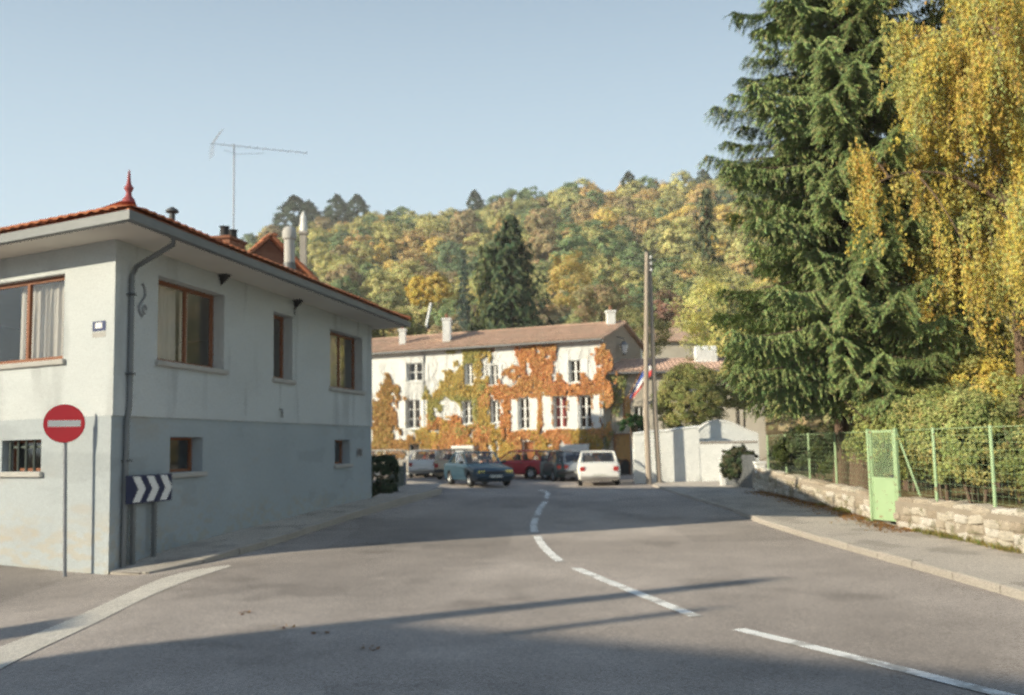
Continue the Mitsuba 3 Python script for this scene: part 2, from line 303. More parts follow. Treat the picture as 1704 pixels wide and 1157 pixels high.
def kerb_line(name, line, zt, width, mat, step, side, kerb_bot=-0.15):
    """kerb stones one by one along a line on the ground; the stones lie on side (+1 left, -1 right) of it"""
    L(name, kind='structure')
    p = resample(line, step)
    for i in range(len(p) - 1):
        a, b = p[i], p[i + 1]; d = (b - a) / np.linalg.norm(b - a); n = np.array([-d[1], d[0]]) * side
        a2, b2 = a + d * 0.014, b - d * 0.014
        za, zb = float(zt(*a)), float(zt(*b)); r = 0.025
        prof = [(0, kerb_bot), (0, -r), (r * 0.3, -r * 0.3), (r, 0), (width, 0), (width, kerb_bot)]
        va = [np.r_[a2 + n * o, za + h + (0 if h > kerb_bot else 0)] for o, h in prof]; vb = [np.r_[b2 + n * o, zb + h] for o, h in prof]
        k = len(prof); f = []
        for j in range(k):
            j2 = (j + 1) % k; f += [[j, j2, k + j2], [j, k + j2, k + j]]
        f += [[0, j, j + 1] for j in range(1, k - 1)] + [[k, k + j + 1, k + j] for j in range(1, k - 1)]
        m = trimesh.Trimesh(np.array(va + vb), f, process=False); m.fix_normals()
        m.apply_translation([0, 0, 0.006 * math.sin(i * 2.7)])
        add('stone', m, mat, name)
# near house: corner and wall directions
CORN = at(180, 955, 15.75)[:2]
d1, d2 = ray(1175, 734)[:2], ray(-2100, 798)[:2]
FR = Face(CORN, d1)                       # facade on the main street, u runs away from the corner
FLn = Face(CORN - d2 / np.linalg.norm(d2) * -10.0, -d2)   # facade on the side street, u runs towards the corner (10 m long)
HL, HW = 12.5, 10.0
def swapL(t): return HW - t               # distance from the corner -> u on FLn
# left pavement
kl = [(-5.62, 15.42)] + [tuple(G(px, py)[:2]) for px, py in [(317, 943), (390, 926), (517, 887), (643, 848), (735, 821)]]
kl = smoothline(kl, 40)
kl_end = kl[-1]
def zleft(x, y): return zr(x, y) + 0.03 + 0.10 * S(15.3, 17.5, y)
farR = FR.w(HL, 0)[:2]
lp = [tuple(CORN + FR.n[:2] * 0.0)] + [tuple(p + np.array([-0.15, 0.0])) for p in kl] + [(kl_end[0] - 0.2, kl_end[1] + 3.5), (-4.6, 41.5), tuple(farR)]
scene['left_pavement'] = mikit.ply(sheet(Polygon(lp).buffer(0), lambda x, y: zleft(x, y) + 0.10 * S(0.6, 0.0, 0) * 0 + 0.08 * S(20, 28, y), 0.8), 'm_pave', smooth=True); L('left_pavement', kind='structure')
kerb_line('left_kerb', kl, lambda x, y: zleft(x, y) + 0.08 * S(20, 28, y) + 0.004, 0.16, 'm_concrete', 1.0, 1, -0.4)
kerb_line('left_kerb_return', np.array([CORN + [0.03, -0.03], kl[0] + np.array([-0.02, 0.0])]), lambda x, y: zleft(x, y) + 0.004, 0.2, 'm_concrete', 0.8, 1, -0.4)
# right pavement
kr = [(5.32, -14), (5.36, 8.0)] + [tuple(G(px, py)[:2]) for px, py in [(1704, 1000), (1560, 958), (1400, 913), (1270, 873), (1218, 851)]]
kr = smoothline(kr[1:], 30); kr = np.vstack([[5.4, -14.0], kr])
kr2 = smoothline([tuple(kr[-1])] + [tuple(G(px, py)[:2]) for px, py in [(1150, 830), (1085, 809)]], 20)
krend = kr2[-1]
def zright(x, y): return zr(x, y) + 0.03 + 0.07 * (1 - 0.45 * S(23.6, 26.0, y))
WALLX = [(7.15, -12.0), (7.08, 10.0), (7.08, 19.0), (7.25, 20.6), (7.75, 24.9), (8.05, 30.0), (8.2, 34.6)]
rp = [tuple(p + np.array([0.14, 0])) for p in kr] + [tuple(p + np.array([0.14, 0])) for p in kr2[1:]] + [(5.75, 42.2), (10.9, 42.2), (10.9, 35.5)] + [(x + 0.12, y) for x, y in WALLX[::-1]]
scene['right_pavement'] = mikit.ply(sheet(Polygon(rp).buffer(0), zright, 0.8), 'm_pave', smooth=True); L('right_pavement', kind='structure')
kerb_line('right_kerb', kr, lambda x, y: zright(x, y) + 0.004, 0.15, 'm_concrete', 1.15, -1)
kerb_line('driveway_kerb', kr2, lambda x, y: zright(x, y) + 0.004, 0.15, 'm_concrete', 1.15, -1)
# road markings
def ribbon(line, w, dz, n=12):
    p = resample(line, 0.3); t = np.gradient(p, axis=0); t /= np.linalg.norm(t, axis=1, keepdims=True); nn = np.column_stack([-t[:, 1], t[:, 0]])
    w = np.broadcast_to(w, (len(p),)) if np.ndim(w) == 0 else np.interp(np.linspace(0, 1, len(p)), np.linspace(0, 1, len(w)), w)
    a, b = p + nn * w[:, None] / 2, p - nn * w[:, None] / 2
    v = np.vstack([np.column_stack([a, zr(a[:, 0], a[:, 1]) + dz]), np.column_stack([b, zr(b[:, 0], b[:, 1]) + dz])])
    k = len(p); f = [[i, k + i, i + 1] for i in range(k - 1)] + [[i + 1, k + i, k + i + 1] for i in range(k - 1)]
    m = trimesh.Trimesh(v, f, process=False)
    if m.face_normals[:, 2].mean() < 0: m.invert()
    return m
L('lane_marking', kind='structure')
for seg in [[(1228, 1048), (1440, 1100), (1700, 1166)], [(957, 946), (1050, 984), (1158, 1027)], [(894, 893), (908, 914), (932, 935)], [(892, 862), (888, 874), (890, 887)], [(908, 835), (900, 845), (893, 859)], [(897, 816.5), (908, 819), (911, 824), (910, 830)]]:
    g = np.array([G(*p)[:2] for p in seg]); add('dash', ribbon(smoothline(g, 24), 0.15, 0.008), 'm_line', 'lane_marking')
up = [(0, 1077), (120, 1030), (240, 975), (320, 950), (380, 941)]; lo = [(0, 1115), (75, 1077), (150, 1042), (240, 997), (315, 966), (386, 943)]
gu = smoothline([G(*p)[:2] for p in up], 30); gl = smoothline([G(*p)[:2] for p in lo], 30)
ext = lambda g: np.vstack([g[0] + (g[0] - g[3]) / np.linalg.norm(g[0] - g[3]) * 3.5, g])
gu, gl = ext(gu), ext(gl)
k = len(gu); v = np.vstack([np.column_stack([g, zr(g[:, 0], g[:, 1]) + 0.006]) for g in (gu, gl)])
m = trimesh.Trimesh(v, [[i, k + i, i + 1] for i in range(k - 1)] + [[i + 1, k + i, k + i + 1] for i in range(k - 1)], process=False)
if m.face_normals[:, 2].mean() < 0: m.invert()
scene['concrete_channel'] = mikit.ply(m, 'm_band'); L('concrete_channel', kind='structure')

# ---------------------------------------------------------------- the white house on the corner
H = thing('white_house', 'white rendered two-storey corner house with low red tiled roof and grey eaves', 'house')
ZB, ZT = 2.335, 5.16
# openings: (u0, u1, z0, z1)
w1 = (1.25, 3.685, 3.31, 4.785); w2 = (5.94, 6.985, 3.30, 4.76); w3 = (9.28, 11.70, 3.28, 4.75)
b1 = (1.774, 2.937, 1.377, 2.005); b2 = (9.682, 10.784, 1.344, 1.962)
lw = (swapL(5.4), swapL(1.20), 3.30, 4.735); lb = (swapL(2.765), swapL(1.71), 1.46, 1.993)
def holes(poly, ws):
    for u0, u1, z0, z1 in ws: poly = poly.difference(sbox(u0, z0, u1, z1))
    return poly
TH = 0.28
P4 = [CORN, FR.w(HL, 0)[:2], FR.w(HL, 0)[:2] + d2 / np.linalg.norm(d2) * HW, CORN + d2 / np.linalg.norm(d2) * HW]
def lines_offset(P, ds):
    out = []; n = len(P); ar = Polygon(P).exterior.is_ccw
    L_ = []
    for i in range(n):
        a, b = P[i], P[(i + 1) % n]; t = (b - a) / np.linalg.norm(b - a); nn = np.array([t[1], -t[0]]) * (1 if ar else -1); L_.append((a + nn * ds[i], t))
    for i in range(n):
        (a, t), (b, s) = L_[i - 1], L_[i]; k = np.linalg.solve(np.column_stack([t, -s]), b - a); out.append(a + t * k[0])
    return out
def prism(poly, z0, z1):
    m = trimesh.creation.extrude_polygon(poly, z1 - z0, engine='earcut'); m.apply_translation([0, 0, z0]); return m
def cut(m, tools): return trimesh.boolean.difference([m] + tools, engine='manifold')
ring_in = Polygon(lines_offset(P4, [-TH] * 4))
opn = lambda F, ws: [F.box(u0, u1, z0, z1, -0.7, 0.4) for u0, u1, z0, z1 in ws]
up = cut(prism(Polygon(lines_offset(P4, [0.035, 0, 0, 0.006])).difference(ring_in), ZB, ZT), opn(FR, (w1, w2, w3)) + opn(FLn, (lw,)))
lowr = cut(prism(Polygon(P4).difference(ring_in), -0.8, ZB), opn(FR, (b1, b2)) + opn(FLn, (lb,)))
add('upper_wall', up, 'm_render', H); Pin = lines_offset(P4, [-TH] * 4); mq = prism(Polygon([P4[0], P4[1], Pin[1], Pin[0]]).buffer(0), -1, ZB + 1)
L(add('basement_wall', trimesh.boolean.intersection([lowr, mq], engine='manifold'), 'm_base', H), 'grey-blue basement wall along the street')
L(add('basement_wall', cut(lowr, [mq]), 'm_base_pale', H), 'slightly paler basement walls round the other sides')
def inset(P, d):
    """offset of a quadrilateral (counter-clockwise), outwards for d > 0"""
    q = Polygon(P).buffer(d, join_style=2); return q
def slabz(poly, z0, z1):
    m = trimesh.creation.extrude_polygon(poly, z1 - z0, engine='earcut'); m.apply_translation([0, 0, z0]); return m
HP = Polygon(P4)
add('floor_slab', slabz(HP.buffer(-TH - 0.02, join_style=2), ZB - 0.15, ZB), 'm_inside', H)
# eaves outline: 0.9 m beyond the street facade, 0.75 beyond the others
EP = lines_offset(P4, [0.90, 0.65, 0.7, 0.72])
add('soffit', slabz(Polygon(EP), ZT, ZT + 0.05), 'm_soffit', H)
# gutter: half round outside the eaves on the two street sides
def gutter(a, b, r=0.10, z=ZT + 0.14):
    a, b = np.array([*a, z]), np.array([*b, z]); d = (b - a) / np.linalg.norm(b - a); n = np.cross(d, [0, 0, 1.0])
    th = np.linspace(0, -np.pi, 9); vs = []
    for e in (a, b):
        for s in (r, r - 0.008): vs += [e + n * (r + s * math.cos(t)) + np.array([0, 0, s * math.sin(t)]) for t in th]
    f = []; k = 9
    for j in range(k - 1):
        f += [[j, j + 1, 2 * k + j + 1], [j, 2 * k + j + 1, 2 * k + j], [k + j, 3 * k + j + 1, k + j + 1], [k + j, 3 * k + j, 3 * k + j + 1]]
    f += [[0, 2 * k, 3 * k], [0, 3 * k, k], [k - 1, 2 * k - 1, 4 * k - 1], [k - 1, 4 * k - 1, 3 * k - 1]]
    return trimesh.Trimesh(vs, f, process=False)
EC = [np.array(p) for p in EP]
fasc = Polygon(EP).difference(Polygon(EP).buffer(-0.03, join_style=2))
add('fascia', slabz(fasc, ZT + 0.05, ZT + 0.14), 'm_zinc', H)
EO = [np.array(p) for p in lines_offset(P4, [1.035, 0.80, 0.85, 0.855])]
def box_gutter(i, j):
    q = Polygon([EC[i], EC[j], EO[j], EO[i]]).buffer(0); e = (EC[j] - EC[i]) / np.linalg.norm(EC[j] - EC[i])
    inner = Polygon([EC[i] + (EO[i] - EC[i]) * 0.12 - e * 9 * 0, EC[j] + (EO[j] - EC[j]) * 0.12, EC[j] + (EO[j] - EC[j]) * 0.90, EC[i] + (EO[i] - EC[i]) * 0.90])
    return cut(prism(q.buffer(-0.0015, join_style=2), ZT - 0.004, ZT + 0.14), [prism(inner, ZT + 0.01, ZT + 0.3)])
add('gutter', box_gutter(0, 1), 'm_zinc', H); add('gutter', box_gutter(3, 0), 'm_zinc', H)
def tile_face(A, B, up, n, poly2, tw=0.235, th=0.36, amp=0.03, lift=0.0):
    """interlocking tiles on a roof plane: A-B the eave, up the direction of the slope; poly2 in (along, up) metres"""
    e = (B - A) / np.linalg.norm(B - A); x0, y0, x1, y1 = poly2.bounds; vs, fs, k = [], [], 0
    ang = np.linspace(0, 2 * np.pi, 7); prof = amp * (0.5 - 0.5 * np.cos(ang))
    pp = shapely.prepared.prep(poly2)
    for i in range(int((x1 - x0) / tw) + 1):
        for j in range(int((y1 - y0) / th) + 1):
            a, b = x0 + i * tw, y0 + j * th
            if not pp.intersects(sbox(a + 0.02, b + 0.02, a + tw - 0.02, b + th - 0.02)): continue
            if not pp.contains(Point(a + tw / 2, b + th / 2)): continue
            js = 0.006 * math.sin(i * 12.9 + j * 78.2)
            us = a + np.linspace(0.004, tw - 0.004, 7)
            lo_ = [A + e * u + up * (b - 0.04) + n * (0.035 + h + js + lift) for u, h in zip(us, prof)]
            hi_ = [A + e * u + up * (b + th) + n * (0.0 + h + js + lift) for u, h in zip(us, prof)]
            bt_ = [A + e * u + up * (b - 0.04) + n * (0.012 + h + js + lift) for u, h in zip(us, prof)]
            vs += lo_ + hi_ + bt_
            for q in range(6): fs += [[k + q, k + q + 1, k + 8 + q], [k + q, k + 8 + q, k + 7 + q], [k + 14 + q, k + 15 + q, k + q + 1], [k + 14 + q, k + q + 1, k + q]]
            k += 21
    return trimesh.Trimesh(vs, fs, process=False)
def hip_roof(P, zE, slope, parent, mat, under='m_soffit'):
    """hipped roof on a quadrilateral eaves outline, ridge along its first side; returns the ridge ends"""
    P = [np.array([*p, zE]) for p in P]; ccw = Polygon([p[:2] for p in P]).exterior.is_ccw
    pl = []
    for i in range(4):
        t = P[(i + 1) % 4] - P[i]; t /= np.linalg.norm(t); ins = np.array([-t[1], t[0], 0]) * (1 if ccw else -1)
        upv = ins * math.cos(slope) + np.array([0, 0, math.sin(slope)]); nr = -ins * math.sin(slope) + np.array([0, 0, math.cos(slope)])
        pl.append((P[i], t, upv, nr))
    def meet(i, j, k):
        A = np.array([pl[q][3] for q in (i, j, k)]); return np.linalg.solve(A, [pl[q][3] @ pl[q][0] for q in (i, j, k)])
    r1, r0 = meet(0, 1, 2), meet(0, 2, 3)
    if (r1 - r0) @ (P[1] - P[0]) > 0: polys = [[P[0], P[1], r1, r0], [P[1], P[2], r1], [P[2], P[3], r0, r1], [P[3], P[0], r0]]
    else: raise ValueError
    base = []; tl = []
    for (O, t, upv, nr), q in zip(pl, polys):
        base.append(trimesh.Trimesh(np.array(q), [[0, i, i + 1] for i in range(1, len(q) - 1)], process=False))
        p2 = Polygon([((v - O) @ t, (v - O) @ upv) for v in q]); tl.append(tile_face(O, O + t, upv, nr, p2.buffer(0.06)))
    ring = Polygon([p[:2] for p in P]).buffer(-0.03, join_style=2); base.append(prism(ring.difference(ring.buffer(-0.04, join_style=2)), zE - 0.085, zE + 0.004))
    rf = add('roof', cat_(base), mat, parent)
    tk = add('tiles', cat_(tl), mat, rf); L(tk, kind='stuff')
    for a, b in [(P[0], r0), (P[1], r1), (P[2], r1), (P[3], r0), (r0, r1)]:
        d = b - a; ln = np.linalg.norm(d); d /= ln; a = a + d * 0.28 if a is P[0] else a; ln = np.linalg.norm(b - a); nn = int(ln / 0.36); side = np.cross(d, [0, 0, 1]); side /= np.linalg.norm(side); upn = np.cross(side, d)
        for i in range(nn):
            s0, s1 = i * ln / nn - 0.03, (i + 1) * ln / nn
            th = np.linspace(0, np.pi, 7); vs = []
            for s, r in ((s0, 0.125), (s1, 0.105)): vs += [a + d * s + side * r * math.cos(x) + upn * (r * 0.8 * math.sin(x) + 0.015) for x in th]
            vs = np.array(vs); f = []
            for q in range(6): f += [[q, q + 1, 8 + q], [q, 8 + q, 7 + q]]
            f += [[0, q, q + 1] for q in range(1, 6)]
            if i < 60: add('ridge_tile', trimesh.Trimesh(vs, f, process=False), mat, rf)
    return rf, r0, r1, pl
SL = math.radians(20.0)
RE = lines_offset(P4, [0.98, 0.70, 0.75, 0.80])
RF, rid0, rid1, pl_ = hip_roof(RE, ZT + 0.20, SL, H, 'm_tile')
# finial at the corner of the hip
c0 = np.array([*RE[0], ZT + 0.20]); c0 = c0 + (rid0 - c0) / np.linalg.norm(rid0 - c0) * 0.12
fn = lathe([(0.0, 0), (0.10, 0.0), (0.085, 0.05), (0.045, 0.10), (0.038, 0.16), (0.065, 0.20), (0.068, 0.23), (0.038, 0.27), (0.026, 0.33), (0.022, 0.40), (0.010, 0.49), (0.0, 0.51)], 16); fn.apply_translation(c0 + [0, 0, 0.06])
add('finial', fn, 'm_finial', RF, smooth=50)
# small vent on the street side of the roof
def roof_point(px, py):
    O, t, upv, nr = pl_[0]; r = ray(px, py); k = ((O - CAM) @ nr) / (r @ nr); return CAM + r * k
def on_roof(u, s): O, t, upv, nr = pl_[0]; return O + t * u + upv * s
def u_for_px(px, s):
    best = min(np.linspace(0, HL + 2, 400), key=lambda u: abs(px_of(on_roof(u, s))[0] - px)); return best
def px_of(p):
    v = np.asarray(p) - CAM; return PCX + FPX * (v @ CR) / (v @ FWD), PCY - FPX * (v @ CU) / (v @ FWD)
q = on_roof(u_for_px(286, 0.55), 0.55)
vm = cat_([lathe([(0.0, -0.05), (0.05, -0.05), (0.05, 0.22), (0, 0.22)], 12), lathe([(0.0, 0.24), (0.11, 0.24), (0.10, 0.28), (0.02, 0.33), (0, 0.33)], 14)]); vm.apply_translation(q); add('vent', vm, 'm_iron', RF)
# flue with cowl, near the eave
q = on_roof(u_for_px(482, 0.45), 0.45)
fl = lathe([(0.0, -0.1), (0.115, -0.1), (0.115, 0.72), (0.145, 0.74), (0.155, 0.79), (0.155, 0.90), (0.13, 0.97), (0.08, 1.01), (0, 1.02)], 20); fl.apply_translation(q)
k = add('flue_pipe', fl, 'm_pvc', RF, smooth=40)
co = lathe([(0.128, -0.12), (0.13, 0.22), (0.123, 0.22)], 20); co.apply_translation(q); add('collar', co, 'm_zinc', k, smooth=40)
# brick chimney with the aerial mast
q = on_roof(u_for_px(380, 3.2), 3.2)
st = [bx(-0.42, 0.42, -0.24, 0.24, -0.3, 0.34), bx(-0.47, 0.47, -0.28, 0.28, 0.345, 0.41)]
ch = cat_(st); ch.apply_transform(M4(FR.R @ np.array([[1, 0, 0], [0, 0, 1], [0, -1, 0]]).T if False else np.column_stack([FR.u, -FR.n, [0, 0, 1]]), q)); ck = add('chimney', ch, 'm_brick', RF)
for dx in (-0.2, 0.22):
    pt = lathe([(0.0, 0.62), (0.12, 0.62), (0.10, 0.86), (0.13, 0.90), (0.09, 0.90), (0.09, 0.7), (0.0, 0.7)], 14); pt.apply_translation(q + FR.u * dx + [0, 0, -0.22]); add('chimney_pot', pt, 'm_dark', ck, smooth=40)
# aerial
Y0 = q[1] + 0.3
ma, mb_ = at(388.5, 408, Y0), at(389.5, 240, Y0)
A = thing('television_aerial', 'thin rooftop aerial on a tall mast above the corner house', 'aerial')
add('mast', tube([ma - [0, 0, 0.5], mb_], 0.018), 'm_aerial', A)
b0, b1_ = at(350, 239, Y0 - 0.3), at(512, 255, Y0 + 1.0)
bk = add('boom', tube([b0, b1_], 0.008, 6), 'm_aerial', A)
bd = (b1_ - b0) / np.linalg.norm(b1_ - b0); el = np.cross(bd, [0, 0, 1]); el /= np.linalg.norm(el)
for i in range(11):
    c = b0 + (b1_ - b0) * (0.12 + 0.085 * i); add('director', tube([c - el * 0.16, c + el * 0.16], 0.004, 5), 'm_aerial', bk)
rf_, w = b0 + bd * 0.05, np.array([0, 0, 1.0])
for sg in (-1, 1):
    add('reflector', cat_([tube([rf_ + el * s, rf_ + el * s + (w * sg * 0.36 + bd * (0.22 if sg > 0 else -0.02))], 0.004, 5) for s in (-0.2, -0.07, 0.07, 0.2)] + [tube([rf_ - el * 0.2 + w * sg * h + bd * (0.22 if sg > 0 else -0.02) * h / 0.36, rf_ + el * 0.2 + w * sg * h + bd * (0.22 if sg > 0 else -0.02) * h / 0.36], 0.0035, 5) for h in (0.12, 0.24, 0.35)]), 'm_aerial', bk)
add('strut', tube([at(372, 250, Y0 - 0.1), at(395, 257, Y0), at(440, 255, Y0 + 0.4)], 0.006, 5), 'm_aerial', A)

# windows of the house
def curtain(F, u0, u1, z0, z1, d, parent, seed=0, amp=0.035, wl=0.16):
    rng = np.random.default_rng(seed); n = max(12, int((u1 - u0) / 0.018)); u = np.linspace(u0, u1, n)
    ph = np.cumsum(rng.uniform(0.7, 1.3, n)) * 2 * np.pi * (u[1] - u[0]) / wl; off = amp * np.sin(ph) + 0.012 * np.sin(ph * 2.3 + 1)
    v, rows = [], 6
    for r in range(rows):
        f_ = r / (rows - 1); z = z0 + (z1 - z0) * f_
        v += [F.w(a, z, d + o * (1.15 - 0.35 * f_)) for a, o in zip(u, off)]
    i, j = np.meshgrid(np.arange(rows - 1), np.arange(n - 1), indexing='ij'); q = np.stack([i * n + j, i * n + j + 1, (i + 1) * n + j + 1, (i + 1) * n + j], -1).reshape(-1, 4)
    add('curtain', trimesh.Trimesh(np.array(v), np.vstack([q[:, [0, 1, 2]], q[:, [0, 2, 3]]]), process=False), 'm_curtain', parent, smooth=True)
def window(F, o, parent, dpt=0.2, fw=0.07, bars=(), zbars=(), mat='m_wood', sill=True, curtains=(), sill_over=0.07, sill_h=0.09, seed=1, label=None, glass=True, face=0.0, reveal=True):
    u0, u1, z0, z1 = o
    k = add('window', F.slab(frame_poly(u0 + 0.003, u1 - 0.003, z0 + 0.003, z1 - 0.003, fw, bars, zbars), -dpt - 0.06, -dpt), mat, parent)
    if label: L(k, label)
    ed = [u0 + fw] + [b for b in bars] + [u1 - fw]
    for a, b in zip(ed[:-1], ed[1:]):
        a2, b2 = a + (fw / 2 if a in bars else 0), b - (fw / 2 if b in bars else 0)
        add('pane', F.quad(a2 - 0.01, b2 + 0.01, z0 + fw - 0.01, z1 - fw + 0.01, -dpt - 0.03), 'm_glass', k)
    if reveal:      # metal shutters folded away against both jambs
        for e, sg in ((u0, 1), (u1, -1)):
            for i in range(4):
                q0, q1 = sorted((e + sg * 0.004, e + sg * (0.018 + 0.006 * (i % 2)))); dd0, dd1 = face - 0.004 - (dpt + face - 0.008) * i / 4, face - 0.004 - (dpt + face - 0.008) * (i + 0.94) / 4
                add('folded_shutter', F.box(q0, q1, z0 + 0.006, z1 - 0.006, dd1, dd0, 0.003), 'm_greypaint', k)
    if sill: add('sill', F.box(u0 - sill_over, u1 + sill_over, z0 - sill_h, z0 - 0.002, -dpt, face + 0.07, 0.012), 'm_sill', k)
    for i, (a, b) in enumerate(curtains): curtain(F, u0 + (u1 - u0) * a, u0 + (u1 - u0) * b, z0 - 0.1, z1 - 0.04, -dpt - 0.22, k, seed * 7 + i)
    return k
window(FR, w1, H, bars=(2.62,), curtains=((0.0, 0.56), (0.62, 0.75)), seed=1, label='wide window with beige net curtains', face=0.035)
window(FR, w2, H, bars=(), curtains=((0.05, 0.5),), seed=2, label='narrow upright window', face=0.035)
window(FR, w3, H, bars=(10.55,), curtains=((0.42, 0.8),), seed=3, label='window farthest along the street facade', face=0.035)
window(FLn, lw, H, bars=(swapL(2.33), swapL(3.6)), curtains=((0.0, 0.30), (0.62, 0.73), (0.735, 0.83), (0.845, 0.998)), seed=4, label='wide orange-brown window beside the street name plate', dpt=0.12)
for F, o, lab in ((FR, b1, 'small dark basement window above the chevron sign'), (FR, b2, 'small dark basement window at the far end'), (FLn, lb, 'small barred basement window behind the red sign')):
    k = window(F, o, H, dpt=0.22, fw=0.05, mat='m_wood', sill=True, label=lab, reveal=False)
    if F is FLn:
        for i in range(5): a = o[0] + 0.1 + (o[1] - o[0] - 0.2) * i / 4; add('bar', tube([F.w(a, o[2] + 0.003, -0.1), F.w(a, o[3] - 0.003, -0.1)], 0.022, 8), 'm_darkgreen', k)
        add('crossbar', F.box(o[0] + 0.004, o[1] - 0.004, o[3] - 0.14, o[3] - 0.10, -0.135, -0.125), 'm_darkgreen', k)
# basement back wall so that the small windows look into dark rooms
# downpipe
pu = 0.37
g0 = FR.w(FR.hit(281, 392, 0.9)[0], ZT + 0.1, 0.98)
pts = [g0, g0 + [0, 0, -0.22], FR.w(pu + 0.05, 4.78, 0.13), FR.w(pu, 4.62, 0.09), FR.w(pu - 0.01, 2.5, 0.09), FR.w(pu - 0.03, 2.25, 0.06), FR.w(pu - 0.06, 0.15, 0.06), FR.w(pu - 0.06, -0.1, 0.06)]
dk = add('downpipe', tube(pts, 0.042, 12), 'm_zinc', H, smooth=50)
for z in (4.3, 3.0, 1.6): add('bracket', FR.box(pu - 0.07, pu + 0.05, z, z + 0.03, 0.0, 0.15 if z > 2.4 else 0.12), 'm_iron', dk)
for px, py in ((368, 454), (491, 498)):
    u, z = FR.hit(px, py, 0.05)
    v = [FR.w(u - 0.1, ZT - 0.002, 0.037), FR.w(u + 0.1, ZT - 0.002, 0.037), FR.w(u + 0.1, ZT - 0.002, 0.22), FR.w(u - 0.1, ZT - 0.002, 0.22), FR.w(u, ZT - 0.22, 0.05)]
    add('eave_bracket', trimesh.convex.convex_hull(np.array(v)), 'm_dark', H)
u, z = FR.hit(466, 688, 0.05); add('outlet_pipe', tube([FR.w(u, z + 0.09, 0.0), FR.w(u, z + 0.09, 0.09), FR.w(u, z - 0.09, 0.10)], 0.02), 'm_iron', H)
u, z = FR.hit(490, 512, 0.05); add('cable', tube([FR.w(u, 5.0, 0.045), FR.w(u + 0.02, 4.79, 0.045)], 0.010, 6), 'm_dark', H)

# things on the walls of the house
P_ = thing('street_name_plate', 'small blue and white street name plate on the white wall beside the wide window', 'sign')
a_, b_ = swapL(0.48), swapL(0.16)
k = add('plate', FLn.box(a_, b_, 3.70, 3.86, 0.004, 0.014, 0.003), 'm_blue', P_)
add('lettering_field', FLn.box(a_ + 0.075, b_ - 0.085, 3.745, 3.835, 0.0142, 0.018), 'm_white', P_)
add('lower_plate', FLn.box(a_, b_, 3.60, 3.685, 0.004, 0.012, 0.003), 'm_sill', P_)
u, z = FR.hit(598, 753, 0.02)
P_ = thing('wall_plaque', 'small dark plaque at the far end of the basement wall', 'plaque')
add('plate', FR.box(u - 0.16, u + 0.2, z - 0.09, z + 0.09, 0.003, 0.02, 0.004), 'm_iron', P_); add('rim', FR.slab(frame_poly(u - 0.18, u + 0.22, z - 0.11, z + 0.11, 0.025), 0.003, 0.026), 'm_galv', P_)
u, z = FR.hit(238, 500, 0.06); ss = np.linspace(0, 1, 26)
wo = [FR.w(u + 0.10 * math.sin(s * 2 * math.pi) * (0.6 + 0.6 * s), z + 0.28 - 0.56 * s, 0.055) for s in ss]
O_ = thing('wall_ornament', 'grey iron scroll fixed to the shaded wall between downpipe and wide window', 'ornament')
add('scroll', tube(wo, 0.016, 8), 'm_galv', O_, smooth=60); add('curl', tube([FR.w(u + 0.06 + 0.05 * math.cos(t), z - 0.15 + 0.07 * math.sin(t), 0.058) for t in np.linspace(0, 5.2, 18)], 0.013, 8), 'm_galv', O_, smooth=60)
for d in (0.26, 0.0, -0.26): add('stud', tube([FR.w(u, z + d, 0.034), FR.w(u, z + d, 0.055)], 0.012, 8), 'm_iron', O_)

# no entry sign
g = at(107, 953, 15.70); N_ = thing('no_entry_sign', 'round red no entry sign on a thin grey post at the house corner', 'road sign')
sc_ = g[1] / FPX; tp = at(107, 705, g[1]); rad = 31.5 * sc_
base = np.array([g[0], g[1], 0]); fwd = np.array([0.0, -1.0, 0]); fc = Face([tp[0], tp[1]], (0.915, 0.405))
def disc(r, d0, d1, cx=0, cz=tp[2], sides=48):
    m = trimesh.creation.cylinder(radius=r, height=d1 - d0, sections=sides); m.apply_translation([0, 0, (d0 + d1) / 2]); m.apply_transform(M4(fc.R, fc.w(cx, cz))); return m
add('post', tube([[g[0], g[1] + 0.03, g[2] - 0.3], [tp[0], g[1] + 0.03, tp[2] + rad * 0.3]], 0.03, 12), 'm_galv', N_, smooth=60)
k = add('disc', disc(rad, -0.005, 0.012), 'm_red', N_, smooth=40)
add('rim', fc.xf(trimesh.creation.annulus(rad, rad + 0.006, 0.03, sections=48, transform=M4(None, [0, tp[2], 0.0]))) if False else disc(rad * 1.0 + 0.006, -0.012, -0.0052), 'm_galv', k)
add('bar', fc.box(-rad * 0.79, rad * 0.79, tp[2] - rad * 0.17, tp[2] + rad * 0.17, 0.0122, 0.0138), 'm_white', k)

# chevron board
ga, gb = G(229, 934), G(260, 921)
u0_, u1_ = at(211, 815, 15.98), at(286, 813, 17.2)
CF = Face(u0_[:2], u1_[:2] - u0_[:2]); wd = np.linalg.norm(u1_[:2] - u0_[:2])
zt_ = CF.hit(250, 790)[1]; zb_ = CF.hit(250, 836)[1]
C_ = thing('chevron_board', 'low blue board with three white chevrons pointing right in front of the house', 'road sign')
k = add('board', CF.box(0, wd, zb_, zt_, -0.02, 0.0, 0.006), 'm_navy', C_)
h_ = zt_ - zb_
for i in range(3):
    x = wd * (0.12 + 0.30 * i); a = wd * 0.125; w_ = wd * 0.155
    ply_ = [(x, zb_ + 0.02), (x + w_, zb_ + 0.02), (x + w_ + a, zb_ + h_ / 2), (x + w_, zt_ - 0.02), (x, zt_ - 0.02), (x + a, zb_ + h_ / 2)]
    add('chevron', CF.slab(ply_, 0.0005, 0.003), 'm_white', C_)
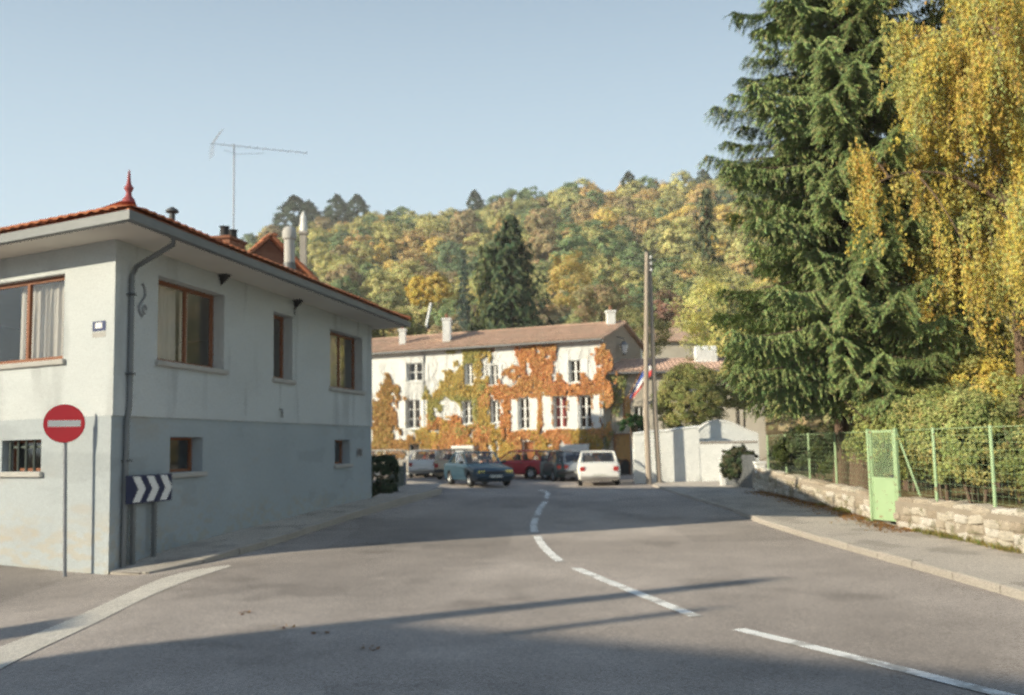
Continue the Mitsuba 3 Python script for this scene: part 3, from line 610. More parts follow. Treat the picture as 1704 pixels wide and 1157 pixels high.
for uu in (wd * 0.2, wd * 0.66):
    p = CF.w(uu, 0, -0.06); add('post', CF.box(uu - 0.035, uu + 0.035, float(zr(p[0], p[1])) - 0.2, zt_ - 0.04, -0.085, -0.022), 'm_zinc', C_)
# ---------------------------------------------------------------- building seen over the corner house roof
def gable_house(key, face, depth, ln, z0, zE, rise, wmat, rmat, over=0.4, gable_over=0.3, tiles=True, tparams=(0.24, 0.36), walls=True, front_holes=(), th=0.3, gmat=None):
    """walls and a two-sided roof; the face is the long front (eaves) side, ridge parallel to it"""
    fr = face.slab(holes(sbox(0, z0, ln, zE), front_holes), -th, 0)
    bk = Face(face.w(ln, 0, -depth)[:2], -face.u[:2]).slab(sbox(0, z0, ln, zE), -th, 0)
    pent = [(0.004, z0), (depth - 0.004, z0), (depth - 0.004, zE), (depth / 2, zE + rise), (0.004, zE)]
    g1 = Face(face.w(ln, 0)[:2], -face.n[:2]).slab(pent, -th, -0.004); g2 = Face(face.w(0, 0, -depth)[:2], face.n[:2]).slab(pent, -th, -0.004)
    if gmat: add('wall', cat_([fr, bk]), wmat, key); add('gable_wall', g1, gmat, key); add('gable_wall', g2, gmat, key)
    else: add('wall', cat_([fr, bk, g1, g2]), wmat, key)
    sl = math.atan2(rise, depth / 2); up1 = -face.n * math.cos(sl) + np.array([0, 0, math.sin(sl)]); n1 = face.n * math.sin(sl) + np.array([0, 0, math.cos(sl)])
    up2 = face.n * math.cos(sl) + np.array([0, 0, math.sin(sl)]); n2 = -face.n * math.sin(sl) + np.array([0, 0, math.cos(sl)])
    W = (depth / 2) / math.cos(sl) + over; A1 = face.w(-gable_over, zE, 0) - up1 * over + n1 * 0.03; A2 = face.w(ln + gable_over, zE, -depth) - up2 * over + n2 * 0.03
    base = []
    for A, e, up_, n_ in ((A1, face.u, up1, n1), (A2, -face.u, up2, n2)):
        m = trimesh.creation.box(extents=[ln + 2 * gable_over, W, 0.10]); m.apply_translation([(ln + 2 * gable_over) / 2, W / 2, 0.05]); m.apply_transform(M4(np.column_stack([e, up_, n_]), A)); base.append(m)
    rf = add('roof', cat_(base), rmat, key)
    if tiles:
        tl = [tile_face(A, A + e, up_, n_, sbox(0, 0, ln + 2 * gable_over, W), *tparams, 0.045, 0.095) for A, e, up_, n_ in ((A1, face.u, up1, n1), (A2, -face.u, up2, n2))]
        L(add('tiles', cat_(tl), rmat, rf), kind='stuff')
        a = A1 + up1 * W + n1 * 0.13; nn = int((ln + 2 * gable_over) / 0.45)
        for i in range(nn):
            s0, s1 = i * (ln + 2 * gable_over) / nn - 0.03, (i + 1) * (ln + 2 * gable_over) / nn; vs = []
            for s, r in ((s0, 0.15), (s1, 0.125)): vs += [a + face.u * s - face.n * r * math.cos(x) + np.array([0, 0, r * 0.75 * math.sin(x) - 0.03]) for x in np.linspace(0, np.pi, 6)]
            f = []
            for q in range(5): f += [[q, q + 1, 7 + q], [q, 7 + q, 6 + q]]
            f += [[0, q, q + 1] for q in range(1, 5)]
            add('ridge_tile', trimesh.Trimesh(np.array(vs), f, process=False), rmat, rf)
    return rf
Yh = 40.0
pa, pb = at(374, 458, Yh + 4), at(523, 466, Yh)
K = thing('red_roofed_house', 'house with a small orange tiled gable roof rising behind the corner house', 'house')
ax = at(452, 412, Yh + 3.5)
eL, eR, apx = at(405, 470, Yh + 1.2), at(522, 464, Yh), at(488, 408, Yh + 0.3)
gf = Face(eR[:2] - np.array([2.9, -1.2]) * 0, (-0.94, 0.34))        # eaves side towards the right
# ridge runs away from the viewer: gable to the front
ud = np.array([-0.42, 0.91]); gd = Face(eR[:2] + np.array([0.0, 0.0]), ud)
gf = Face(eR[:2] - np.array([0.25, 0.0]), ud); half = np.linalg.norm((apx - eR)[:2]) if False else 1.55
gable_house(K, gf, 3.1, 7.0, -0.1, eR[2] + 0.05, apx[2] - eR[2], 'm_brick', 'm_tile', over=0.3, gable_over=0.45)  # dark brick tone on these walls paints in the shade of the gable
lf = Face(gf.w(0, 0, -0.2)[:2] + np.array([-6.5, 0.55]), (1, -0.06))
gable_house(K, lf, 6.0, 5.4, -0.1, eR[2] - 0.5, 1.35, 'm_cream', 'm_tile', over=0.3, gable_over=0.2)

# ---------------------------------------------------------------- the creeper-covered house on the square
YI = 55.0
IRp, ILp = at(1005, 740, YI)[:2], at(622, 745, 61.0)[:2]
iu = (IRp - ILp) / np.linalg.norm(IRp - ILp); IL0 = ILp - iu * 2.5
IF = Face(IL0, iu); IW = np.linalg.norm(IRp - IL0)
I_ = thing('vine_covered_house', 'long white two-storey house with old tiled roof and white shutters overgrown with autumn creeper', 'house')
def ih(px, py, d=0.0): return IF.hit(px, py, d)
zEi = ih(1005, 563)[1]
def rect(px0, px1, py0, py1):
    a, b = ih(px0, py0), ih(px1, py1); return (a[0], b[0], b[1], a[1])
wins = []      # (opening, shutters left, right, kind)
up_wins = [rect(677, 703, 605, 634), rect(774, 788, 606, 640), rect(815, 829, 608, 640), rect(947, 966, 600, 636)]
lo_wins = [rect(676, 699, 666, 713), rect(770, 787, 668, 705), rect(817, 832, 667, 703), rect(863, 881, 663, 714), rect(921, 944, 660, 712), rect(964, 985, 659, 712)]
doors = [rect(870, 889, 735, 778), rect(682, 698, 740, 778)]
gnd = [rect(755, 792, 742, 756), rect(936, 983, 740, 757)]
vent_ = rect(815, 823, 580, 586)
allh = up_wins + lo_wins + doors + [vent_]
D_I = 8.0
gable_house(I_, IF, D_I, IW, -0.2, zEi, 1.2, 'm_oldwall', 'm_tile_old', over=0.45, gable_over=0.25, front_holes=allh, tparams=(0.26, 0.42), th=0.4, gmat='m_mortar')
add('inner_wall', IF.slab(sbox(0.5, 0, IW - 0.5, zEi - 0.1), -2.6, -2.5), 'm_inside', I_)
def shutter(F, u0, u1, z0, z1, parent, d=0.012):
    m = [F.box(u0, u1, z0, z1, d, d + 0.035, 0.006)]
    fr = F.slab(frame_poly(u0, u1, z0, z1, (u1 - u0) * 0.16, (), ((z0 + z1) / 2,), 0.09), d + 0.0355, d + 0.048)
    k = add('shutter', m[0], 'm_shutter', parent); add('frame', fr, 'm_shutter', k)
    n = int((z1 - z0) / 0.11)
    sl = [F.box(u0 + (u1 - u0) * 0.18, u1 - (u1 - u0) * 0.18, z0 + 0.1 + i * (z1 - z0 - 0.2) / n, z0 + 0.1 + (i + 0.55) * (z1 - z0 - 0.2) / n, d + 0.0352, d + 0.046) for i in range(n)]
    L(add('louvres', cat_(sl), 'm_shutter', k), kind='stuff')
def oldwindow(F, o, parent, rows=3, dpt=0.16, mat='m_shutter', curt=None):
    u0, u1, z0, z1 = o; mid = (u0 + u1) / 2
    zb = [z0 + (z1 - z0) * i / rows for i in range(1, rows)]
    pz = frame_poly(u0 + .003, u1 - .003, z0 + .003, z1 - .003, 0.06, (mid,), (), 0.11)
    for z in zb: pz = pz.union(sbox(u0 + 0.03, z - 0.022, u1 - 0.03, z + 0.022))
    k = add('window', F.slab(pz, -dpt - 0.06, -dpt), mat, parent)
    zz = [z0 + 0.05] + zb + [z1 - 0.05]
    for a, b in ((u0 + 0.05, mid - 0.04), (mid + 0.04, u1 - 0.05)):
        for i in range(rows): add('pane', F.quad(a, b, zz[i] + 0.01, zz[i + 1] - 0.01, -dpt - 0.03), 'm_glass', k)
    add('sill', F.box(u0 - 0.06, u1 + 0.06, z0 - 0.09, z0 - 0.003, -dpt, 0.08, 0.01), 'm_oldwall', k)
    if curt: add('curtain', F.quad(u0 + 0.02, u1 - 0.02, z0, z1, -dpt - 0.25), curt, k)
    return k
pr('m_pinkcurtain', (0.36, 0.09, 0.09), 0.9)
sh = lambda px0, px1, py0, py1: rect(px0, px1, py0, py1)
for i, o in enumerate(up_wins):
    oldwindow(IF, o, I_, 2)
for i, o in enumerate(lo_wins): oldwindow(IF, o, I_, 3, curt='m_pinkcurtain' if i == 4 else None)
for q in [(662, 675.5, 666, 713), (699.5, 712.5, 665, 712), (787.3, 795, 668, 706), (832.3, 839, 667, 703), (850, 862.5, 663, 716), (881.5, 896, 662, 717), (902, 920.5, 659, 716), (944.5, 963, 658, 715), (985.5, 1000, 656, 714),
          (666, 676.5, 605, 634), (703.5, 713, 605, 634), (788.3, 797, 606, 641), (829.3, 836, 607, 641), (966.5, 979, 600, 637), (935, 946.5, 600, 637)]:
    u0, u1, z0, z1 = sh(*q); shutter(IF, u0, u1, z0, z1, I_)
k = add('vent_opening', IF.slab(frame_poly(*vent_[:2], *vent_[2:], 0.04), -0.2, 0.01), 'm_brown', I_)
for o, mt in ((doors[0], 'm_brown'), (doors[1], 'm_dark')):
    u0, u1, z0, z1 = o
    k = add('door', IF.slab(sbox(u0 + .003, -0.15, u1 - .003, z1 - .003), -0.26, -0.2), mt, I_)
    add('frame', IF.slab(sbox(u0 + .003, -0.15, u1 - .003, z1 - .003).difference(sbox(u0 + 0.08, -0.2, u1 - 0.08, z1 - 0.1)), -0.199, -0.15), mt, k)
    for i in range(2): add('panel', IF.box(u0 + 0.14, u1 - 0.14, 0.15 + i * 1.0, 0.95 + i * 1.0 if i == 0 else z1 - 0.25, -0.199, -0.18, 0.006), mt, k)
    add('handle', IF.box(u0 + 0.1, u0 + 0.13, 0.95, 1.08, -0.149, -0.11, 0.004), 'm_iron', k)
for o in gnd:
    u0, u1, z0, z1 = o
    k = add('awning_box', IF.box(u0, u1, z0, z1, 0.003, 0.35, 0.03), 'm_shutter', I_)
# downpipes of the long house
for px in (1003, 706):
    u = ih(px, 600)[0]; dk = add('downpipe', tube([IF.w(u, zEi - 0.06, 0.3), IF.w(u, zEi - 0.3, 0.08), IF.w(u, 0.1, 0.08)], 0.045, 8), 'm_zinc', I_, smooth=50)
add('gutter', IF.xf(cat_([trimesh.creation.cylinder(radius=0.07, segment=[[0 - 0.2, zEi - 0.10, 0.47], [IW + 0.2, zEi - 0.10, 0.47]], sections=10)])), 'm_zinc', I_)
# its chimneys
def chimney(parent, px, py_top, py_bot, wpx, Y, dp=0.9, mat='m_oldwall', pots=2):
    a, b = at(px - wpx / 2, py_bot, Y), at(px + wpx / 2, py_top, Y); c = (a + b) / 2; w = (b[0] - a[0]) / 2
    k = add('chimney', cat_([bx(-w, w, 0, dp, a[2] - 1.2 - c[2], b[2] - 0.2 - c[2]), bx(-w - 0.06, w + 0.06, -0.06, dp + 0.06, b[2] - 0.198 - c[2], b[2] - 0.08 - c[2])]), mat, parent); scene[k]['to_world'] = T().translate([c[0], Y, c[2]])
    for i in range(pots):
        p = lathe([(0, -0.1), (0.10, -0.1), (0.085, 0.22), (0.11, 0.26), (0.08, 0.26), (0, 0.2)], 12); p.apply_translation([c[0], Y + dp * (i + 0.5) / pots, b[2] - 0.05]); add('chimney_pot', p, 'm_brick', k, smooth=40)
chimney(I_, 742.5, 527, 556, 12, 60.3, 1.5); chimney(I_, 1017, 514, 534, 13, 58.2, 0.6, pots=1); chimney(I_, 669, 545, 562, 10, 61.8, 0.6, pots=1)

# lower wing to the right with the ochre doors
YA = IRp[1]
AF = Face((IRp[0] + 0.02, YA + 0.3), (1, -0.035)); AW = 8.9
def ah(px, py, d=0.0): return AF.hit(px, py, d)
zEa = ah(1100, 617)[1]
def arect(px0, px1, py0, py1):
    a, b = ah(px0, py0), ah(px1, py1); return (a[0], b[0], b[1], a[1])
A_ = thing('low_cream_house', 'low cream house with pink tiled roof and ochre doors beside the creeper-covered house', 'house')
od, oarch, osh, owin = arect(1020, 1051, 722, 806), arect(1032, 1049, 777, 806), arect(1036, 1050, 660, 697), arect(1055, 1073, 676, 712)
gable_house(A_, AF, 6.0, AW, -0.2, zEa, 0.72, 'm_cream', 'm_tile_pink', over=0.45, gable_over=0.0, front_holes=[od, owin, osh], tparams=(0.26, 0.42))
u0, u1, z0, z1 = od
nb = 6; ub = np.linspace(u0 + 0.14, u1 - 0.01, nb + 1); ca = oarch
k = add('door_frame', AF.slab(sbox(u0 + .003, -0.1, u1 - .003, z1 - .003).difference(sbox(u0 + 0.13, -0.2, u1 - 0.012, z1 - 0.06)), -0.2, 0.012), 'm_brown', A_)
arch = unary_union([sbox(ca[0], -0.2, ca[1], 0.55), Point((ca[0] + ca[1]) / 2, 0.55).buffer((ca[1] - ca[0]) / 2, 24)])
for i in range(nb):
    pl2 = sbox(ub[i] + 0.004, -0.1, ub[i + 1] - 0.004, z1 - 0.065).difference(arch)
    for g in getattr(pl2, 'geoms', [pl2]):
        if g.area > 0.01: add('plank', AF.slab(g, -0.13, -0.08), 'm_ochre', k)
add('arched_opening', AF.slab(arch.buffer(0.05).difference(arch).intersection(sbox(-5, -0.1, 50, 9)), -0.14, -0.06), 'm_brown', k)
add('dark_leaf', AF.slab(arch.buffer(0.03).intersection(sbox(-5, -0.1, 50, 9)), -0.2, -0.145), 'm_dark', k)
u0, u1, z0, z1 = osh
k = add('upper_shutter', AF.slab(sbox(u0 + 0.09, z0 + .003, u1 - .003, z1 - .003), -0.12, -0.06), 'm_ochre', A_); add('edge_post', AF.box(u0 + .003, u0 + 0.085, z0 + .003, z1 - .003, -0.12, 0.01), 'm_brown', k)
oldwindow(AF, owin, A_, 2)
add('gutter', AF.xf(trimesh.creation.cylinder(radius=0.07, segment=[[0.3, zEa - 0.12, 0.47], [AW, zEa - 0.12, 0.47]], sections=10)), 'm_zinc', A_)
wa, wb = at(1156, 597, YA + 2.2), at(1190, 580, YA + 2.2)
k = add('chimney', bx(wa[0], wb[0], YA + 1.7, YA + 2.4, wa[2] - 0.8, wb[2] - 0.12), 'm_oldwall', A_)
for i in range(3): x = wa[0] + (wb[0] - wa[0]) * (0.12 + 0.38 * i); add('chimney_pot', bx(x - 0.14, x + 0.14, YA + 1.8, YA + 2.3, wb[2] - 0.119, wb[2] + 0.12, 0.02), 'm_oldwall', k)
# white house fragments up the slope to the right of the pole
V = thing('hillside_house', 'small pale house half hidden by shrubs above the pink roof', 'house')
q = at(1120, 600, 84); vf = Face(q[:2] - np.array([2.2, 0]), (1, 0.1))
gable_house(V, vf, 5, 5.2, 0, at(1110, 566, 84)[2], 1.3, 'm_cream', 'm_tile_old', tiles=False)
V = thing('white_gabled_house', 'tiny white gabled house among yellow trees on the slope', 'house')
q = at(1172, 520, 120); vf = Face(q[:2] + np.array([0.9, 0.3]), (0.25, 1.0)); vf = Face(q[:2] + np.array([0.8, 0.0]), (-0.2, 1.0))
gable_house(V, vf, 1.9, 4.5, q[2] - 8, q[2] - 0.1, 1.1, 'm_shutter', 'm_tile_old', tiles=False, over=0.2, gable_over=0.1)

# lantern on the gable
LT = thing('wall_lantern', 'white hanging street lantern on a bracket at the dark gable end', 'lantern')
lp_ = at(1038.5, 578, 57.6); s_ = 57.6 / FPX
gx = lp_[0] - 0.0
add('bracket', tube([lp_ + [-0.95, 0.0, 0.45], lp_ + [-0.3, 0, 0.62], lp_ + [0, 0, 0.5], lp_ + [0, 0, 0.36]], 0.025, 8), 'm_iron', LT)
cap_ = lathe([(0, 0.36), (0.06, 0.36), (0.14, 0.24), (0.28, 0.14), (0.28, 0.11), (0, 0.11)][::-1], 6); cap_.apply_translation(lp_); add('cap', cap_, 'm_galv', LT)
gl_ = lathe([(0.0, -0.36), (0.10, -0.36), (0.25, 0.108), (0.0, 0.108)], 6); gl_.apply_translation(lp_)
pr('m_opal', (0.74, 0.75, 0.76), 0.25); add('opal_glass', gl_, 'm_opal', LT); fo = lathe([(0, -0.5), (0.03, -0.5), (0.11, -0.364), (0, -0.364)], 6); fo.apply_translation(lp_); add('foot', fo, 'm_iron', LT)
# flag hanging from a slanting staff
FG = thing('tricolour_flag', 'furled blue white and red flag on a slanting staff beside the pole', 'flag')
f0, f1 = at(1043, 664, YA - 0.1), at(1077, 598, YA - 1.3)
add('staff', tube([f0, f1], 0.02, 6), 'm_brown', FG)
fd = (f1 - f0); fl_ = np.linalg.norm(fd); fd /= fl_
for i, (c, nm) in enumerate((((0.05, 0.10, 0.36), 'blue_stripe'), ((0.74, 0.74, 0.74), 'white_stripe'), ((0.55, 0.06, 0.06), 'red_stripe'))):
    pr(f'm_flag_{i}', c, 0.85); n = 18; v = []
    for j in range(n):
        t = j / (n - 1); c0_ = f0 + fd * fl_ * (0.08 + 0.9 * t)
        for e in (0, 1):
            w_ = (i + e) / 3; v.append(c0_ + np.array([0.06 + 0.50 * w_ * (0.25 + 0.75 * t) * 0.6, -0.08 * math.sin(9 * t + 5 * w_), -0.10 - 0.95 * w_ * (0.35 + 0.65 * t) * 0.55 + 0.0]))
    f = []
    for j in range(n - 1): f += [[2 * j, 2 * j + 1, 2 * j + 3], [2 * j, 2 * j + 3, 2 * j + 2]]
    add(nm, trimesh.Trimesh(np.array(v), f, process=False), f'm_flag_{i}', FG, smooth=True)

# ---------------------------------------------------------------- walls, pole and gate at the end of the street
YW = 42.6
W0, W1 = at(1056, 800, YW)[:2], at(1166, 800, YW - 0.3)[:2]
WF = Face(W0, W1 - W0); WL = np.linalg.norm(W1 - W0)
zw0, zw1 = WF.hit(1060, 724)[1], WF.hit(1160, 712)[1]
GW = thing('white_garden_wall', 'tall white garden wall behind the wooden utility pole', 'wall')
tops = [(0.0, zw0)] + [(WL * t, zw0 + (zw1 - zw0) * t + 0.03 * math.sin(9 * t)) for t in (0.25, 0.5, 0.75)] + [(WL, zw1)]
add('wall', WF.slab([(0, -0.2), (WL, -0.2)] + tops[::-1], -0.35, 0.0), 'm_oldwall', GW)
add('return_wall', Face(WF.w(0, 0, -3)[:2], WF.n[:2]).slab([(0, -0.2), (3 - 0.352, -0.2), (3 - 0.352, zw0 - 0.004), (0, zw0 - 0.2)], -0.35, 0.0), 'm_oldwall', GW)
cp = np.array(tops)
for i in range(7):
    a, b = WL * i / 7, WL * (i + 1) / 7; za, zb = np.interp([a, b], cp[:, 0], cp[:, 1])
    m = trimesh.convex.convex_hull(np.array([WF.w(u, z + h, d) for u, z in ((a + 0.005, za), (b - 0.005, zb)) for h, d in ((0.003, -0.40), (0.003, 0.05), (0.06, -0.40), (0.06, 0.05), (0.10, -0.17))]))
    add('coping_stone', m, 'm_oldwall', GW)
W2, W3 = WF.w(WL + 0.012, 0, -0.02)[:2], at(1264, 800, 41.9)[:2]
W2F = Face(W2, W3 - W2); W2L = np.linalg.norm(W3 - W2); zc = W2F.hit(1200, 738)[1]
CW = thing('low_white_wall', 'lower white wall running from the tall garden wall to the climber-covered gate', 'wall')
add('wall', W2F.slab(sbox(0, -0.2, W2L, zc), -0.3, 0), 'm_oldwall', CW)
for i in range(8): add('coping_stone', W2F.box(W2L * i / 8 + 0.006, W2L * (i + 1) / 8 - 0.006, zc + 0.003, zc + 0.09, -0.36, 0.06, 0.02), 'm_concrete', CW)
GA = thing('arched_white_wall', 'white rounded wall top showing above the low white wall', 'wall')
YG = 43.4; pts_ = [at(px, py, YG) for px, py in [(1158, 724), (1168, 711), (1182, 704), (1200, 702), (1218, 706), (1238, 715), (1262, 724)]]
gF = Face(pts_[0][:2], (1, 0)); pl2 = [((p - pts_[0])[0], p[2]) for p in pts_]
add('wall', gF.slab([(pl2[0][0], 0), (pl2[-1][0], 0)] + [tuple(p) for p in smoothline(pl2, 24)[::-1]], -0.3, 0), 'm_oldwall', GA)
for k_ in range(1): add('coping', gF.slab(Polygon([tuple(p) for p in smoothline(pl2, 24)] + [(p[0], p[1] + 0.09) for p in smoothline(pl2, 24)[::-1]]).buffer(0), -0.34, 0.05), 'm_shutter', GA)

# wooden A pole
PB, PT, PB2 = G(1081, 806), None, G(1091, 806)
Yp = min(PB[1], 41.6); PB = at(1081, 806, Yp); PB2 = at(1100, 806, Yp + 0.25); PT = at(1078.5, 420, Yp)
UP = thing('utility_pole', 'tall weathered wooden utility pole with a second leaning leg in front of the white wall', 'pole')
top = PT; ax_ = np.array([PT[0] - 0.06, Yp, PT[2]])
add('main_post', tube([[PB[0] - 0.02, Yp, -0.3], [PB[0] - 0.05, Yp, 3.0], ax_], [0.125, 0.11, 0.08], 14), 'm_pole', UP, smooth=60)
add('leaning_post', tube([[PB2[0] - 0.06, Yp + 0.2, -0.3], [PB2[0] - 0.16, Yp + 0.17, 3.0], [ax_[0] + 0.13, Yp + 0.1, ax_[2] - 0.3]], [0.11, 0.10, 0.075], 14), 'm_pole', UP, smooth=60)
for z in (3.4, 6.2, ax_[2] - 0.8): 
    add('bolt', tube([[PB[0] - 0.2, Yp + 0.06, z], [PB[0] + 0.22, Yp + 0.14, z]], 0.015, 6), 'm_iron', UP)
add('steel_band', tube([[ax_[0], Yp, ax_[2] - 0.02], [ax_[0], Yp, ax_[2] + 0.03]], 0.086, 14), 'm_iron', UP)
for i, z in enumerate((0.28, 0.55, 0.82)):
    k = add('insulator', lathe([(0, 0), (0.05, 0), (0.05, 0.05), (0.03, 0.07), (0.045, 0.1), (0.0, 0.13)], 10), 'm_shutter', UP); scene[k]['to_world'] = T().translate([ax_[0] + 0.16, Yp - 0.1, ax_[2] - z])
    
# gate pillars by the driveway
def pillar(label, px, pyt, pyb, Y, w, mat):
    k = thing('gate_pillar', label, 'pillar', None); a, b = at(px, pyb, Y), at(px, pyt, Y)
    add('shaft', bx(a[0] - w, a[0] + w, Y - w, Y + w, -0.1, b[2] - 0.09, 0.015), mat, k); add('cap', bx(a[0] - w - 0.04, a[0] + w + 0.04, Y - w - 0.04, Y + w + 0.04, b[2] - 0.088, b[2], 0.02), mat, k); return k
pillar('white gate pillar at the end of the low stone wall', 1266, 768, 815, 34.0, 0.15, 'm_shutter')
pillar('narrow white gate pillar left of the climber-covered gate', 1203, 762, 803, 38.0, 0.09, 'm_shutter')
GT = thing('slatted_gate', 'grey slatted gate under a dark hanging climber', 'gate')
pa_, pb_ = at(1208, 804, 37.8), at(1258, 812, 34.6); gF2 = Face(pa_[:2], pb_[:2] - pa_[:2]); gl2 = np.linalg.norm(pb_[:2] - pa_[:2]); zg = gF2.hit(1235, 757)[1]
n = 14
for i in range(n): a = gl2 * (i + 0.1) / n; add('slat', gF2.box(a, a + gl2 / n * 0.72, 0.1, zg, -0.02, 0.01, 0.004), 'm_zinc', GT)
for z in (0.35, zg - 0.25): add('rail', gF2.box(0, gl2, z, z + 0.07, -0.06, -0.022), 'm_zinc', GT)

# dark gate and post past the corner house
ga_, gb_ = G(646, 826), G(673, 817)
gF3 = Face(ga_[:2], gb_[:2] - ga_[:2]); gl3 = np.linalg.norm(gb_[:2] - ga_[:2]); zg3 = gF3.hit(660, 776)[1]; zb3 = float(zr(*ga_[:2])) + 0.15
GT2 = thing('dark_metal_gate', 'dark green metal gate in the shade past the end of the corner house', 'gate')
n = 9
for i in range(n): a = gl3 * (i + 0.08) / n; add('slat', gF3.box(a, a + gl3 / n * 0.8, zb3, zg3, -0.015, 0.0, 0.003), 'm_darkgreen', GT2)
for z in (zb3 + 0.2, zg3 - 0.2): add('rail', gF3.box(0, gl3, z, z + 0.06, -0.06, -0.017), 'm_darkgreen', GT2)
p = gF3.w(gl3 + 0.08, 0); add('post', bx(p[0] - 0.06, p[0] + 0.06, p[1] - 0.06, p[1] + 0.06, 0, zg3 + 0.12, 0.01), 'm_galv', GT2)

# ---------------------------------------------------------------- stone wall, fence and green gate along the right pavement
SW = thing('stone_wall', 'low rough stone garden wall along the right pavement below the green fence', 'wall')
wl = np.array(WALLX)
def wall_top(y): return np.interp(y, [-12, 13.7, 19.5, 25, 34.6], [0.66, 0.66, 0.62, 0.60, 0.80])
rng = np.random.default_rng(11)
gate_y0, gate_y1 = 18.75, 20.25     # the gap for the little gate
def side_block(y0, y1, name='core'):
    ys = np.linspace(y0, y1, max(2, int((y1 - y0) / 0.8))); xs_ = np.interp(ys, wl[:, 1], wl[:, 0]); v = []
    for x, y in zip(xs_, ys): v += [[x - 0.005, y, -0.2], [x - 0.005, y, wall_top(y) - 0.05], [x + 0.36, y, wall_top(y) - 0.05], [x + 0.36, y, -0.2]]
    f = []
    for i in range(len(ys) - 1):
        for j in range(4): a, b = 4 * i + j, 4 * i + (j + 1) % 4; f += [[a, b, b + 4], [a, b + 4, a + 4]]
    f += [[0, 2, 1], [0, 3, 2], [len(v) - 4, len(v) - 3, len(v) - 2], [len(v) - 4, len(v) - 2, len(v) - 1]]
    m = trimesh.Trimesh(np.array(v), f, process=False); m.fix_normals(); return m
add('core', cat_([side_block(-12, gate_y0), side_block(gate_y1, 34.6)]), 'm_mortar', SW)
stone_src = []
for i in range(10):
    m = trimesh.creation.icosphere(subdivisions=1); v = m.vertices; v = np.sign(v) * np.abs(v) ** 0.30; v *= 1 + 0.16 * (meshkit.noise(v * 1.6 + i * 9.3, i)[:, None] - 0.5); v += rng.normal(0, 0.05, v.shape); v[:, 0] *= 1; stone_src.append((mikit.ply(trimesh.Trimesh(v, m.faces, process=False), STONES[[0, 0, 1, 2, 0, 1, 2, 3, 0, 1][i]], smooth=42)))
def lay_stone(y, z, ly, hz, nm='stone', dx=0.0, wd_=0.15):
    x = float(np.interp(y, wl[:, 1], wl[:, 0])); dxdy = float(np.interp(y + 0.3, wl[:, 1], wl[:, 0]) - np.interp(y - 0.3, wl[:, 1], wl[:, 0])) / 0.6
    s = stone_src[rng.integers(len(stone_src))]
    put(nm, {**s, 'to_world': T().translate([x + 0.07 + dx + rng.normal(0, 0.012), y, z]).rotate([0, 0, 1], -math.degrees(math.atan(dxdy)) + rng.normal(0, 3)).rotate([1, 0, 0], rng.normal(0, 4) + (180 if rng.random() < 0.5 else 0)).scale([wd_ * 0.72, ly / 2 * 0.99, hz / 2 * 0.985])}, SW)
cnt = 0
for (ya, yb) in ((9.5, gate_y0), (gate_y1, 34.5)):
    for row in range(3):
        y = ya + rng.uniform(0, 0.15)
        while y < yb - 0.1:
            big = 1.0 if y < 21 else 1.6
            ln_ = min(rng.uniform(0.22, 0.52) * big, yb - y); h = wall_top(y) - 0.13
            lay_stone(y + ln_ / 2, 0.12 * 0 + 0.10 + (row + 0.5) * (h - 0.1) / 3 + rng.normal(0, 0.012), ln_, (h - 0.1) / 3 * 1.02); y += ln_; cnt += 1
    y = ya
    while y < yb - 0.1:
        ln_ = min(rng.uniform(0.5, 0.95), yb - y); x = 0
        lay_stone(y + ln_ / 2, wall_top(y) - 0.045, ln_, 0.15, 'cap_stone', 0.12, 0.24); y += ln_; cnt += 1
# white end pillar of the wall beside the gate
gx_ = float(np.interp(gate_y1, wl[:, 1], wl[:, 0]))
# garden ground behind the wall
gp = [(x + 0.3, y) for x, y in WALLX] + [(10.8, 36.5), (60, 36.5), (60, -12)]
scene['garden_ground'] = mikit.ply(sheet(Polygon(gp).buffer(0), lambda x, y: 0.46 + 0.1 * meshkit.fbm(np.stack([x, y, x * 0], -1) * 0.7, 3, 2), 1.2), 'm_soil', smooth=True); L('garden_ground', kind='structure')
FN = thing('green_wire_fence', 'green wire mesh fence with thin posts on top of the low stone wall', 'fence')
zf = 1.88
fpost = []
for px in (1652, 1556, 1391, 1347, 1308, 1278):
    # posts stand in the wall: find y where the wall's middle line meets this pixel column
    ysr = np.linspace(9, 34.5, 1500); xsr = np.interp(ysr, wl[:, 1], wl[:, 0]) + 0.2
    pc = np.array([px_of([x, y, 1.2])[0] for x, y in zip(xsr, ysr)]); i = int(np.argmin(abs(pc - px))); fpost.append((xsr[i], ysr[i]))
fpost = [(7.28, 5.5), (7.28, 8.0), (7.28, 10.6)] + fpost
for x, y in fpost: add('post', tube([[x, y, 0.3], [x, y, zf + 0.03]], 0.028, 8), 'm_greenpaint', FN, smooth=60)
segs = []
wl2 = [p for p in fpost]
def run(pts_):
    m = []
    for z in np.linspace(0.72, zf, 11): m.append(tube([[*p, z] for p in pts_], 0.0016, 3, False))
    p = resample(pts_, 0.2)
    for q in p: m.append(tube([[*q, 0.70], [*q, zf]], 0.0016, 3, False))
    return m
ypx = sorted(fpost, key=lambda p: p[1])
r1 = [p for p in ypx if p[1] < 19] + [(7.28, gate_y0 - 0.15)]; r2 = [(7.4, gate_y1 + 0.25)] + [p for p in ypx if p[1] > 20]
L(add('wire_mesh', cat_(run(r1) + run(r2)), 'm_greenpaint', FN), kind='stuff')
for r in (r1, r2): add('top_wire', tube([[*p, zf] for p in r], 0.006, 5), 'm_greenpaint', FN)
